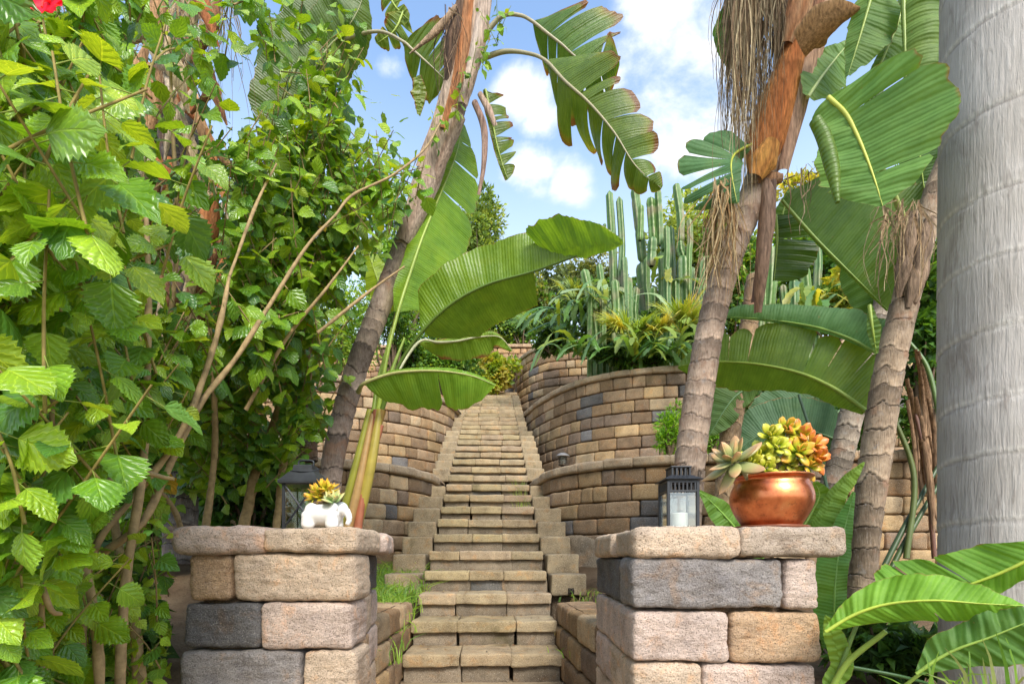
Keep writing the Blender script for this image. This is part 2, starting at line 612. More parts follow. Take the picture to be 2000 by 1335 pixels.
def block(mb, c, size, yaw=0.0, col=(.4, .3, .2), r=.018, res=(5, 3, 4), amp=.004, freq=14, seed=0, tilt=0.0, z_stretch=1.6):
    """one tumbled stone: size = (along, deep, high), centre c"""
    pts, faces = box_template(*res)
    h = np.array(size) / 2
    r = min(r, h.min() * .8)
    ax = [axis_pos(res[i], h[i], r) for i in range(3)]
    P = np.stack([ax[i][pts[:, i]] for i in range(3)], 1)
    q = np.clip(P, -(h - r), h - r)
    d = P - q
    L = np.linalg.norm(d, axis=1, keepdims=True)
    dn = d / np.maximum(L, 1e-9)
    P = q + dn * r
    off = (seed * 7.31 % 97, seed * 3.17 % 89, seed * 1.71 % 83)
    W = P * np.array((1, 1, z_stretch))
    nz = vnoise(W * freq + off, seed) * .55 + vnoise(W * freq * 2.3 + off, seed + 1) * .3 + vnoise(W * freq * 5 + off, seed + 2) * .25
    # broad, uneven shape of each stone
    big = vnoise(P * 5 + off, seed + 5)
    P = P + dn * (nz * amp + big * amp * 1.2)[:, None]
    ca, sa = math.cos(yaw), math.sin(yaw)
    ct, stt = math.cos(tilt), math.sin(tilt)
    P = np.stack([P[:, 0] * ct - P[:, 2] * stt, P[:, 1], P[:, 0] * stt + P[:, 2] * ct], 1)
    X = P[:, 0] * ca - P[:, 1] * sa + c[0]
    Yy = P[:, 0] * sa + P[:, 1] * ca + c[1]
    Z = P[:, 2] + c[2]
    mb.add(np.stack([X, Yy, Z], 1), faces, col)


def pick(R, char=.09, tint=(1, 1, 1)):
    if R.random() < char:
        c = np.array(CHAR) * R.uniform(.8, 1.5)
    else:
        c = np.array(TAN[R.integers(len(TAN))]) * R.uniform(.85, 1.12)
    return c * np.array(tint)


class Line2:
    def __init__(self, pts, n=400):
        self.p = spline(np.asarray(pts, float), n)
        self.L = np.concatenate([[0], np.cumsum(np.linalg.norm(np.diff(self.p[:, :2], axis=0), axis=1))])
        self.len = self.L[-1]

    def __call__(self, s):
        return np.array([np.interp(s, self.L, self.p[:, 0]), np.interp(s, self.L, self.p[:, 1])])

    def tan(self, s):
        d = self(min(s + .05, self.len)) - self(max(s - .05, 0))
        return d / np.linalg.norm(d)


def wall(name, label, pts, z0, ztop, cap=.12, course=.2, seed=1, res=(8, 4, 7), char=.09, tint=(1, 1, 1), mat='stone', cap_over=.055, batter=.012, widths=(.2, .3, .3, .4, .4), cat='retaining wall', depth=.24):
    """dry-stacked block wall along pts (world metres, outer face on the right-hand side of travel)"""
    R = rng(seed)
    ln = Line2(pts)
    root = thing(name, label, cat, (*ln(ln.len / 2), z0))
    mb = MB()
    top = ztop - cap
    nco = max(1, int(round((top - z0) / course)))
    ch = (top - z0) / nco
    k = seed * 1000
    for j in range(nco):
        s = -R.uniform(0, .2)
        back = batter * j
        while s < ln.len:
            w = widths[R.integers(len(widths))] * R.uniform(.92, 1.08)
            e = min(s + w, ln.len)
            b = max(s, 0)
            if e - b > .07:
                m = (b + e) / 2
                p, q = ln(b), ln(e)
                t = (q - p) / max(np.linalg.norm(q - p), 1e-6)
                n = np.array((t[1], -t[0]))
                cc = (p + q) / 2 - n * (depth / 2 + back + R.uniform(-.004, .006))
                k += 1
                block(mb, (cc[0], cc[1], z0 + (j + .5) * ch), (np.linalg.norm(q - p) - (.009 if course < .21 else .014), depth, ch - (.008 if course < .21 else .013)), math.atan2(t[1], t[0]),
                      pick(R, char, tint) * R.uniform(.82, 1.16), r=.032, res=res, amp=.007, freq=13, seed=k)
            s = e
    # dark fill behind the joints
    ss = np.linspace(0, ln.len, 80)
    A = []
    for x in ss:
        p, t = ln(x), ln.tan(x)
        n = np.array((t[1], -t[0]))
        p = p - n * .06
        A.append([(p[0], p[1], z0), (p[0] - n[0] * batter * nco, p[1] - n[1] * batter * nco, top)])
    mb.grid(np.array(A), (.085, .062, .04))
    mb.build('block_courses', M[mat], root)
    if cap > .05:
        cb = MB()
        s = 0.0
        while s < ln.len - .02:
            w = R.uniform(.36, .46)
            e = min(s + w, ln.len)
            p, q = ln(s), ln(e)
            t = (q - p) / np.linalg.norm(q - p)
            n = np.array((t[1], -t[0]))
            cc = (p + q) / 2 - n * (.17 - cap_over + batter * nco)
            k += 1
            block(cb, (cc[0], cc[1], ztop - cap / 2 + R.uniform(-.004, .004)), (np.linalg.norm(q - p) + .004, .34, cap), math.atan2(t[1], t[0]),
                  np.array((.38, .29, .19)) * R.uniform(.9, 1.15) * np.array(tint), r=.03, res=(7, 4, 5), amp=.007, freq=12, seed=k)
            s = e
        cb.build('coping', M[mat], root)
    return root, ln


# ------------------------------------------------------------------ ground and terraces
def U(pts):
    return [(a * S, b * S) for a, b in pts]


R1 = U([(.19, 6.35), (.215, 6.08), (.29, 5.6), (.385, 5.26), (.6, 4.97), (.895, 4.71), (1.23, 4.57), (1.41, 4.5), (2.2, 4.35), (3.4, 4.3), (6, 4.4)])
R2 = U([(.10, 9.9), (.15, 9.5), (.32, 8.86), (.52, 8.36), (.77, 7.89), (1.13, 7.49), (1.52, 7.26), (1.92, 7.12), (2.26, 7.07), (3.6, 7.0), (8, 7.2)])
R3 = U([(.0, 12.6), (.02, 12.1), (.32, 11.4), (.65, 11.0), (.89, 10.87), (2, 10.7), (5, 10.7), (10, 11)])
L1 = U([(-6, 4.6), (-3.2, 4.5), (-2, 4.6), (-1.355, 4.79), (-1.14, 5.0), (-.947, 5.26), (-.86, 5.5), (-.81, 5.8), (-.80, 6.35)])
L2 = U([(-8, 7.3), (-3.6, 7.3), (-2.54, 7.46), (-1.8, 7.75), (-1.3, 8.2), (-1.0, 8.75), (-.90, 9.3), (-.90, 9.9)])
L3 = U([(-9, 13.4), (-2, 13.2), (-.2, 13.2), (.6, 13.2)])
Z1, Z2, Z3 = EYE + .9 * S, EYE + 2.65 * S, EYE + 4.6 * S


def polyl(P, n):
    P = np.asarray(P, float)
    L = np.concatenate([[0], np.cumsum(np.linalg.norm(np.diff(P, axis=0), axis=1))])
    q = np.linspace(0, L[-1], n)
    return np.stack([np.interp(q, L, P[:, 0]), np.interp(q, L, P[:, 1])], 1)


def strip(name, A, B, za, zb, rows=6, wob=.04, seed=3, mat='soil', n=60):
    """soil between two plan lines"""
    a, b = polyl(A, n), polyl(B, n)
    t = np.linspace(0, 1, rows)
    G = np.zeros((rows, n, 3))
    for i, x in enumerate(t):
        G[i, :, :2] = a * (1 - x) + b * x
        G[i, :, 2] = (za * (1 - x) + zb * x)
    w = vnoise(G.reshape(-1, 3) * (1.7, 1.7, 0), seed).reshape(rows, n) * wob
    w[0] = w[-1] = 0
    G[:, :, 2] += w
    mb = MB()
    mb.grid(G)
    o = mb.build(name, M[mat])
    o['kind'] = 'structure'
    return o


gb = MB()
gx = np.linspace(-300, 300, 61)
G = np.stack(np.meshgrid(gx, gx + 100, indexing='ij'), -1)
gb.grid(np.concatenate([G, np.full(G.shape[:2] + (1,), -.006)], -1), flip=True)
gr = gb.build('ground', M['ground'])
gr['kind'] = 'structure'

strip('garden_bed', [(-8, 2.3), (-1.0, 2.9), (-.98, 3.2)], L1, np.full(60, .0), np.full(60, .85), 10, .05, 3)
strip('garden_bed', [(.62, 3.0), (1.15, 2.3), (1.25, 1.5), (8, .7)], R1, np.full(60, .0), np.full(60, .85), 10, .05, 4)
strip('terrace', [(p[0], p[1] + .2) for p in L1], [(p[0], p[1] + .3) for p in L2], Z1 - .07, Z1 - .02, 6, .04, 5)
strip('terrace', [(p[0], p[1] + .2) for p in R1], [(p[0], p[1] + .3) for p in R2], Z1 - .07, Z1 - .02, 6, .04, 6)
strip('terrace', [(p[0], p[1] + .2) for p in R2], [(p[0], p[1] + .3) for p in R3], Z2 - .07, Z2 + .1, 6, .05, 7)
strip('terrace', [(p[0], p[1] + .2) for p in L2], U([(-9, 13.3), (-3, 13.3), (-1.2, 13.3), (-.95, 13.2)]), Z2 - .07, EYE + 3.5 * S, 8, .05, 8)
strip('hillside', [(p[0], p[1] + .2) for p in R3], [(.5, 40), (10, 40), (30, 40)], Z3 - .07, 15.0, 12, .4, 9)
strip('hillside', [(-14, 17.2), (-6, 17.3), (.9, 17.3)], [(-40, 40), (-10, 40), (.4, 40)], EYE + 5.4 * S, 15.0, 12, .4, 10)

# ------------------------------------------------------------------ walls
wall('retaining_wall', 'lowest curved tan block wall right of the stairs, behind the black slotted lantern', R1, .62, Z1, seed=11, cat='retaining wall', char=.05)
wall('retaining_wall', 'tall curved block wall right of the stairs with cacti and straps spilling over its coping', R2, Z1 - .1, Z2, seed=12, course=.232, widths=(.26, .36, .44, .5), char=.07)
wall('retaining_wall', 'highest curved block wall beside the top of the stairs under the cacti', R3, Z2 - .1, Z3, seed=13, course=.232, widths=(.26, .36, .44, .5), res=(4, 2, 3), char=.07)
wall('retaining_wall', 'lowest curved tan block wall left of the stairs behind the leaning trunk', L1, .62, Z1, seed=14, char=.05)
wall('retaining_wall', 'tall curved block wall left of the stairs partly behind the drooping paddle leaf', L2, Z1 - .1, Z2, seed=15, course=.232, widths=(.26, .36, .44, .5), char=.05)
wall('retaining_wall', 'small straight block wall closing the view behind the top of the stairs', L3, EYE + 3.4 * S, EYE + 5.5 * S, seed=16, res=(4, 2, 3), tint=(1.15, 1.05, 1.0))
wall('low_side_wall', 'low block wall joining the left pillar to the lowest steps', [(-.835, 2.98), (-.825, 3.6), (-.825, 4.42)], 0.0, .56, cap=.0, seed=17, res=(14, 6, 9), mat='pillar', tint=(1.12, 1.08, 1.04), cat='low wall', depth=.34, char=0)
wall('low_side_wall', 'low block wall joining the right pillar to the lowest steps', [(.345, 4.42), (.40, 3.6), (.475, 2.82)], 0.0, .56, cap=.0, seed=18, res=(14, 6, 9), mat='pillar', tint=(1.12, 1.08, 1.04), cat='low wall', depth=.34, char=0)

# ------------------------------------------------------------------ pillars
TN, RO, GY, DK, OR = (.62, .475, .345), (.61, .475, .395), (.31, .28, .262), (.15, .145, .145), (.55, .37, .225)


def pillar(name, label, Yf, z_cap0, z_cap1, rows, side_rows, caps, side_dir, x_corner, flip, seed, left, right):
    """rows: per course [(px0, px1, colour)] on the front; side_rows: [(s0, s1, colour)] along the side in metres"""
    root = thing(name, label, 'pillar', ((left + right) / 2 * Yf / F, Yf + .35, 0))
    mb = MB()
    k = seed * 100
    z = z_cap0
    yaw_s = math.atan2(side_dir[1], side_dir[0])
    nside = np.array((side_dir[1], -side_dir[0])) * (1 if flip > 0 else -1)
    for j, row in enumerate(rows):
        zt = z - .004
        zb = z - .199
        for (a, b, c) in row:
            xa, xb = (a - UC) / F * Yf, (b - UC) / F * Yf
            k += 1
            block(mb, ((xa + xb) / 2, Yf + .12 + (k % 3) * .003, (zt + zb) / 2), (xb - xa, .24, zt - zb), 0.0, c, r=.026, res=(max(8, int((xb - xa) * 130)), 8, 28), amp=.0075, freq=20, seed=k, z_stretch=2.0)
        for (s0, s1, c) in side_rows[j]:
            p = np.array((x_corner[0], x_corner[1])) + np.array(side_dir) * (s0 + s1) / 2 - nside * .125
            k += 1
            block(mb, (p[0], p[1], (zt + zb) / 2), (s1 - s0 - .005, .24, zt - zb), yaw_s, c, r=.02, res=(max(8, int((s1 - s0) * 90)), 8, 24), amp=.0075, freq=20, seed=k, z_stretch=2.0)
        z -= .203
    # core and far sides
    xl, xr = (left - UC) / F * Yf, (right - UC) / F * Yf
    block(mb, ((xl + xr) / 2 + (-.12 if flip > 0 else .06), Yf + .45, z_cap0 / 2 - .01), (xr - xl - .34, .75, z_cap0 - .02), 0, (.20, .14, .09), r=.02, res=(8, 8, 14), amp=.01, seed=k + 7)
    mb.build('block_courses', M['pillar'], root)
    cb = MB()
    for (cx, cy, w, d, yaw, c) in caps:
        k += 1
        block(cb, (cx, cy, (z_cap0 + z_cap1) / 2 + (k % 3) * .0015), (w, d, z_cap1 - z_cap0), yaw, c, r=.026, res=(max(14, int(w * 120)), max(10, int(d * 70)), 16), amp=.008, freq=19, seed=k, z_stretch=1.3)
    cb.build('coping', M['pillar'], root)
    return root


YL, YR = 2.15, 1.95
sdl = np.array((-.14, .9))
sdl = sdl / np.linalg.norm(sdl)
rowsL = [[(366, 450, OR), (453, 694, TN)], [(353, 505, DK), (508, 686, RO)], [(347, 585, GY), (588, 694, TN)], [(352, 470, RO), (473, 690, TN)], [(350, 600, TN), (603, 690, GY)]]
sideL = [[(.25, .92, DK)], [(.22, .62, TN), (.62, .92, RO)], [(.25, .55, OR), (.55, .92, RO)], [(.24, .92, TN)], [(.24, .92, RO)]]
capL = [(-1.225, YL + .19, .39, .42, 0, RO), (-.845, YL + .17, .40, .40, 0, TN), (-.825, YL + .62, .50, .34, math.atan2(sdl[1], sdl[0]), RO), (-1.25, YL + .63, .46, .5, .0, TN)]
pillar('stone_pillar', 'left stone pillar carrying the white elephant planter, dark block in its second course', YL, .96, 1.065, rowsL, sideL, capL, sdl, ((693 - UC) / F * YL, YL), 1, 31, 352, 690)
sdr = np.array((.01, .95))
sdr = sdr / np.linalg.norm(sdr)
rowsR = [[(1236, 1533, GY), (1536, 1602, RO)], [(1236, 1427, RO), (1430, 1608, OR)], [(1238, 1372, TN), (1374, 1601, RO)], [(1236, 1480, GY), (1483, 1604, TN)], [(1236, 1400, TN), (1403, 1604, RO)]]
sideR = [[(.25, .98, DK)], [(.25, .95, RO)], [(.24, .5, TN), (.5, .96, RO)], [(.24, .96, TN)], [(.24, .96, RO)]]
capR = [(.665, YR + .18, .40, .40, 0, TN), (1.065, YR + .19, .40, .42, 0, (.53, .42, .32)), (.62, YR + .63, .46, .34, math.pi / 2, TN), (1.03, YR + .66, .46, .5, 0, RO)]
pillar('stone_pillar', 'right stone pillar carrying the copper pot, wide grey block under its coping', YR, .945, 1.057, rowsR, sideR, capR, sdr, (.463, YR), -1, 32, 1238, 1600)

# ------------------------------------------------------------------ stairs
NST = 28
st_root = thing('stone_staircase', 'long straight flight of tan block steps climbing between the curved walls', 'staircase', (-.2, 3.8, 0))
ST_YAW = .037


def step_pos(i):
    Zu = 2.95 + .305 * i
    return S * (-.171 - .037 * (Zu - 2.95)), S * Zu, EYE + S * (-.566 + .151 * i)


R = rng(77)
for i in range(NST):
    cx, cy, cz = step_pos(i)
    near = i < 8
    rise = .151 * S
    W = 1.2
    cuts = np.array([-.5, -.5 + R.uniform(.26, .38), .5 - R.uniform(.27, .37), .5]) * W
    mb, cb = MB(), MB()
    mz = np.array((1.16, 1.19, 1.24)) * (1.0 if i > 2 else 1.1)
    for j in range(3):
        a, b = cuts[j], cuts[j + 1]
        m = (a + b) / 2
        X = cx + m * math.cos(ST_YAW)
        Yy = cy + m * math.sin(ST_YAW)
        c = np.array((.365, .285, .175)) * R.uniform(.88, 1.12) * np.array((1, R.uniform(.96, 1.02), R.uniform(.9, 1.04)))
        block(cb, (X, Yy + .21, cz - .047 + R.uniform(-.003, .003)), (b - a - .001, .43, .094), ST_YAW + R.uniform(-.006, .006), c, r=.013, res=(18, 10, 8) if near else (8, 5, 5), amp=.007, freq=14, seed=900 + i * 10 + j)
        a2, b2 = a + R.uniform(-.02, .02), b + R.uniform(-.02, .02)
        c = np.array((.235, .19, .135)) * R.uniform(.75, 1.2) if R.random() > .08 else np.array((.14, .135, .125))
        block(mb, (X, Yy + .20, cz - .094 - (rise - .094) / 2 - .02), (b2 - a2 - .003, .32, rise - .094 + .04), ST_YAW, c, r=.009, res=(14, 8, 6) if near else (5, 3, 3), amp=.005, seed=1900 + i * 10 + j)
    # packed base under the step
    block(mb, (cx, cy + .36, cz - .094 - .35), (W - .04, .34, .6), ST_YAW, (.07, .05, .03), r=.01, res=(3, 3, 3), amp=.0, seed=5)
    so = mb.build('step', M['step'], st_root)
    t = cb.build('tread', M['step'], so)
    # side blocks
    if 3 <= i <= 9 or 11 <= i:
        for sgn in (-1, 1):
            w = .34 if i <= 9 else (.28 if i <= 17 else .20)
            if i > 7 and sgn > 0 and i < 10:
                w = .24
            sb = MB()
            X = cx + sgn * (W / 2 + w / 2 + .012) + (.03 * sgn if i < 5 else 0)
            hgt = .21
            c = np.array((.315, .245, .15)) * R.uniform(.85, 1.15)
            block(sb, (X, cy + .13, cz - .03 - hgt / 2), (w, .36, hgt), ST_YAW, c, r=.02, res=(16, 8, 10), amp=.006, seed=3000 + i * 7 + sgn)
            if i == 3:  # near-black lump stands in for the shade inside a notch hole
                block(sb, (X + .03 * sgn, cy - .052, cz - .03 - hgt + .045), (.05, .012, .055), ST_YAW, (.02, .015, .01), r=.005, res=(6, 3, 6), amp=.008, freq=40, seed=3 + sgn)
            block(sb, (X, cy + .2, cz - .03 - hgt - .3), (w - .03, .3, .62), ST_YAW, (.09, .065, .04), r=.02, res=(4, 3, 4), amp=.01, seed=3500 + i * 7 + sgn)
            o = sb.build('side_block', M['step'], st_root)
lm = MB()
cx, cy, cz = step_pos(NST)
block(lm, (cx, cy + .9, cz - .06), (1.5, 2.0, .1), ST_YAW, (.3, .22, .13), r=.02, res=(8, 8, 3), amp=.004, seed=44)
lm.build('landing', M['step'], st_root)
# ------------------------------------------------------------------ big paddle leaves
CAMP = np.array((0, 0, EYE))
G_TOP, G_BRT, G_DRK, G_OLV, G_BLU, G_YEL = (.085, .20, .022), (.15, .30, .025), (.05, .125, .02), (.10, .17, .018), (.075, .18, .055), (.26, .36, .03)


def prof(w, s):
    if np.ndim(w) == 0:
        a = np.sqrt(np.clip(1 - (1 - np.clip(s / .22, 0, 1)) ** 2, 0, 1))
        b = np.clip(1 - np.clip((s - .5) / .5, 0, 1) ** 2.4, 0, 1) ** .85
        return w * np.maximum(a * b, .01)
    p = spline([(x, y) for x, y in w], 120) if False else np.asarray(w, float)
    return np.maximum(np.interp(s, p[:, 0], p[:, 1]), .4)


def blade(parent, mid, wl, wr, al=0, ar=0, cl=0, cr=0, tl=(), tr=(), col=G_TOP, rib=(.30, .40, .05), ribw=.011, pet=(), lean=.15,
          seed=0, under=False, brown=0.0, wave=.012, petw=None, droop=14, gap=.12, ribless=False, sharp=None, label=None):
    """one paddle leaf. mid: (px, py, depth) from leaf base to tip; wl/wr half widths in photo pixels at that depth
    (number or [(s, px)]); al/ar how far each half folds away from the viewer (deg), cl/cr extra curl to the margin;
    tl/tr rips; pet: petiole points before the blade"""
    R = rng(seed + 500)
    P = spline([at(*m) for m in mid], 160)
    L = np.concatenate([[0], np.cumsum(np.linalg.norm(np.diff(P, axis=0), axis=1))])
    T = nrm(np.gradient(P, axis=0))
    nv = nrm(CAMP - P)
    B = nrm(np.cross(T, nv))
    Nv = np.cross(B, T)
    # normal pointing to the viewer
    Nv *= np.sign(np.sum(Nv * nv, 1))[:, None]
    depth = P[:, 1]
    sg = np.linspace(0, 1, 160)

    def samp(A, s):
        return np.stack([np.interp(s, sg, A[:, k]) for k in range(3)], -1)
    mb = MB()
    leans = lean if isinstance(lean, tuple) else (lean, lean)
    for side, w, a, c, tears in ((-1, wl, al, cl, tl), (1, wr, ar, cr, tr)):
        ln_ = leans[0] if side < 0 else leans[1]
        if isinstance(tears, int):
            tears = np.sort(R.uniform(.1, .95, tears))
        cuts = [0.0] + [float(x) for x in tears] + [1.0]
        for k in range(len(cuts) - 1):
            s0, s1 = cuts[k], cuts[k + 1]
            if s1 - s0 < .01:
                continue
            m = max(6, int((s1 - s0) * 46))
            nt = 10
            torn = len(cuts) > 2
            fr = np.linspace(0, 1, m)
            s = s0 + (s1 - s0) * fr
            ext = R.uniform(.88, 1.04) if torn else 1
            dro = math.radians(R.uniform(-.3, 1) * droop) if torn else 0
            gp = R.uniform(.3, 1.6) * gap if torn else 0
            ww = prof(w, s) * ext
            if torn:
                ee = np.minimum(fr, 1 - fr) * (s1 - s0)
                g1 = np.ones(m) if s0 > 0 else np.ones(m)
                ww = ww * (1 - .16 * np.exp(-ee / .018))
            dep = np.interp(s, sg, depth)
            ww = ww * dep / F
            ww = ww * (1 + .05 * vnoise(np.stack([s * 12 + seed, s * 0 + side, s * 0], 1), seed) + .035 * vnoise(np.stack([s * 45 + seed, s * 0 + side, s * 0], 1), seed))
            pts = np.zeros((m, nt + 1, 3))
            sm = (s0 + s1) / 2
            pos = samp(P, s)
            prev = pos
            pts[:, 0] = pos
            ph = R.uniform(0, 6.28)
            for q in range(1, nt + 1):
                t = q / nt
                ang = math.radians(a) + math.radians(c) * t + dro * t
                sv = s + (sm - s) * gp * t
                bb, nn, tt = samp(B, sv), samp(Nv, sv), samp(T, sv)
                d = side * bb * math.cos(ang) - nn * math.sin(ang)
                if gp:
                    base = samp(P, sv) - samp(P, s)
                else:
                    base = 0
                prev = prev + d * (ww / nt)[:, None] + tt * (ln_ * ww / nt)[:, None]
                pts[:, q] = prev + base + nn * (wave * t * np.sin(s * 21 + ph + t * 2) * np.minimum(1, ww / .08) + .004 * np.sin(s * 60 + ph))[:, None]
            tq = np.linspace(0, 1, nt + 1)
            lv = np.zeros((m, nt + 1, 3))
            lv[..., 0] = tq[None] * side
            lv[..., 1] = (s * L[-1])[:, None]
            lv[..., 2] = R.uniform()
            cc = np.array(col) * R.uniform(.9, 1.1)
            C = np.tile(cc, (m, nt + 1, 1))
            if brown > 0:
                nz = vnoise(np.stack([np.repeat(s * 9, nt + 1) + seed, np.tile(tq * 3, m), np.full(m * (nt + 1), k * 3.3)], 1), seed + 3).reshape(m, nt + 1)
                bf = np.clip((tq[None] + nz * .16 - (1 - .22 * brown * R.uniform(.3, 1.3))) / .06, 0, 1)[..., None]
                yf = np.clip((tq[None] + nz * .2 - (1 - .5 * brown)) / .25, 0, 1)[..., None] * .6
                C = C * (1 - yf) + np.array((.24, .25, .02)) * yf
                C = C * (1 - bf) + np.array((.17, .075, .02)) * bf
            mb.grid(pts, C, lv, flip=((side > 0) != under))
    lf = mb.build('leaf', M['blade'], parent, label=label)
    if not ribless:
        rb = MB()
        rp = [P[i] for i in (0, 30, 60, 95, 130, 159)]
        rr = [ribw, ribw * .92, ribw * .75, ribw * .55, ribw * .32, ribw * .1]
        if len(pet):
            pp = [at(*m) for m in pet]
            rp = pp + rp
            rr = list(np.linspace(petw or ribw * 1.7, ribw * 1.05, len(pp))) + rr
        rb.tube(rp, rr, rib, k=9, n=70)
        rb.build('midrib', M['rib'], lf)
    return lf


def ring_trunk(parent, path, rad_px, col=(.20, .145, .105), ring=.085, seed=0, k=56, name='trunk', dark=.16):
    P = np.array([at(*p) for p in path])
    r = np.interp(np.linspace(0, 1, len(P)), np.linspace(0, 1, len(rad_px)), rad_px) * P[:, 1] / F
    q = spline(np.concatenate([P, r[:, None]], 1), 900)
    L = np.concatenate([[0], np.cumsum(np.linalg.norm(np.diff(q[:, :3], axis=0), axis=1))])
    G = frame_tube(q[:, :3], q[:, 3], k)
    n = len(q)
    ang = np.linspace(0, 2 * np.pi, k, endpoint=False)
    A = np.stack([np.tile(np.cos(ang) * 1.2, n) + seed, np.tile(np.sin(ang) * 1.2, n), np.repeat(L * 5, k)], 1)
    nz = vnoise(A, seed).reshape(n, k)
    ph = L[:, None] / ring + .22 * nz + .10 * vnoise(np.stack([np.tile(np.cos(ang) * 5, n), np.tile(np.sin(ang) * 5, n), np.repeat(L * 9, k)], 1), seed + 7).reshape(n, k) + .6 * vnoise(np.stack([L * 2, L * 0, L * 0 + seed], 1), 4)[:, None] + .55 * vnoise(np.stack([L * 6.5, L * 0, L * 0 + seed], 1), 5)[:, None]
    fr = ph - np.floor(ph)
    prof_r = 1 + .065 * (fr - .5) - .06 * np.exp(-((fr - .03) / .035) ** 2)
    nz2 = vnoise(np.stack([np.tile(np.cos(ang) * 4, n), np.tile(np.sin(ang) * 4, n), np.repeat(L * 18, k)], 1), seed + 1).reshape(n, k)
    prof_r += .014 * nz2 + .012 * nz
    c0 = q[:, None, :3]
    G = c0 + (G - c0) * prof_r[..., None]
    C = np.array(col)[None, None] * (1 + .42 * _hash(np.floor(ph).astype(int).ravel(), np.zeros(n * k, int), np.zeros(n * k, int), seed).reshape(n, k))[..., None]
    wd = .05 * (1 + .8 * vnoise(np.stack([np.tile(np.cos(ang) * 3, n), np.tile(np.sin(ang) * 3, n), np.repeat(L * 7, k)], 1), seed + 11).reshape(n, k))
    dk = np.exp(-(np.maximum(0, fr - .02) / np.maximum(wd, .012)) ** 2)[..., None]
    lt = np.exp(-((fr - .16) / .07) ** 2)[..., None] * .35
    C = C * (1 + lt)
    fade = np.clip((fr - .55) / .45, 0, 1)[..., None]
    C = C * (1 - .38 * fade)
    C = C * (1 - dk * (1 - dark))
    lv = np.zeros((n, k, 3))
    lv[..., 0] = ang[None] / 6.2832
    lv[..., 1] = L[:, None]
    mb = MB()
    mb.grid(G, C, lv, closed=True)
    return mb.build(name, M['bark'], parent)


def sheath(mb, pts, wpx, curve=1.2, c0=(.30, .13, .05), c1=(.42, .27, .15), seed=0, jag=.15, roll=0.0, n=26):
    """a dry curved strip (half pipe); pts (px,py,depth)"""
    P = spline([at(*p) for p in pts], n)
    T = nrm(np.gradient(P, axis=0))
    nv = nrm(CAMP - P)
    B = nrm(np.cross(T, nv))
    N = np.cross(B, T)
    N *= np.sign(np.sum(N * nv, 1))[:, None]
    s = np.linspace(0, 1, n)
    w = np.interp(s, np.linspace(0, 1, len(wpx)), wpx) * P[:, 1] / F
    m = 9
    x = np.linspace(-1, 1, m)
    jg = vnoise(np.stack([s * 13 + seed, s * 0, s * 0], 1), seed) * jag
    jg2 = vnoise(np.stack([s * 13 + seed + 40, s * 0, s * 0], 1), seed) * jag
    G = np.zeros((n, m, 3))
    C = np.zeros((n, m, 3))
    for j in range(m):
        xx = x[j] * (1 + (jg if x[j] < 0 else jg2) * abs(x[j]))
        a = xx * curve + roll
        rr = w / max(math.sin(min(curve, 1.57)), .3)
        G[:, j] = P + B * (np.sin(a) * rr)[:, None] + N * ((np.cos(a) - 1) * rr)[:, None]
        f = np.clip(.5 + .5 * vnoise(np.stack([s * 2 + seed, s * 0 + x[j] * 3, s * 0], 1), seed + 2), 0, 1)[:, None]
        C[:, j] = np.array(c0) * (1 - f) + np.array(c1) * f
    mb.grid(G, C)


def ribbon(mb, P, w, col, flat=None):
    """thin strip of two edges along points P (m,3), width w (m,) turned towards flat"""
    P = np.asarray(P, float)
    T = nrm(np.gradient(P, axis=0))
    f = nrm(CAMP - P) if flat is None else np.broadcast_to(np.asarray(flat, float), P.shape)
    B = nrm(np.cross(T, f))
    w = np.broadcast_to(np.asarray(w, float), (len(P),))[:, None]
    lv = np.zeros((len(P), 2, 3))
    lv[:, 0, 0], lv[:, 1, 0] = -1, 1
    mb.grid(np.stack([P - B * w, P + B * w], 1), col, lv)


def hanging_straw(mb, u0, u1, v0, Y, v_end, n, seed, spread=30, cols=((.42, .33, .19), (.30, .22, .12), (.20, .13, .07))):
    R = rng(seed)
    for _ in range(n):
        x = R.uniform(u0, u1)
        y = v0 + R.uniform(-15, 30)
        Ye = Y + R.uniform(-.12, .12)
        ve = R.uniform(v_end[0], v_end[1])
        dx = R.normal(0, spread) - spread * .3
        a, b = at(x, y, Ye), at(x + dx, ve, Ye + R.uniform(-.1, .1))
        mid = (a + b) / 2 + np.array((R.normal(0, .045), R.normal(0, .04), R.uniform(-.03, .06)))
        P = spline([a, mid, b], 9)
        P[:, 0] += R.uniform(.002, .014) * np.sin(np.linspace(0, R.uniform(4, 12), 9) + R.uniform(0, 6))
        w = np.linspace(1, .25, 9) * R.uniform(.0022, .006)
        c = np.array(cols[R.integers(len(cols))]) * R.uniform(.7, 1.25)
        ribbon(mb, P, w, c, nrm(np.array((R.normal(0, 1), -1, R.normal(0, .3)))))


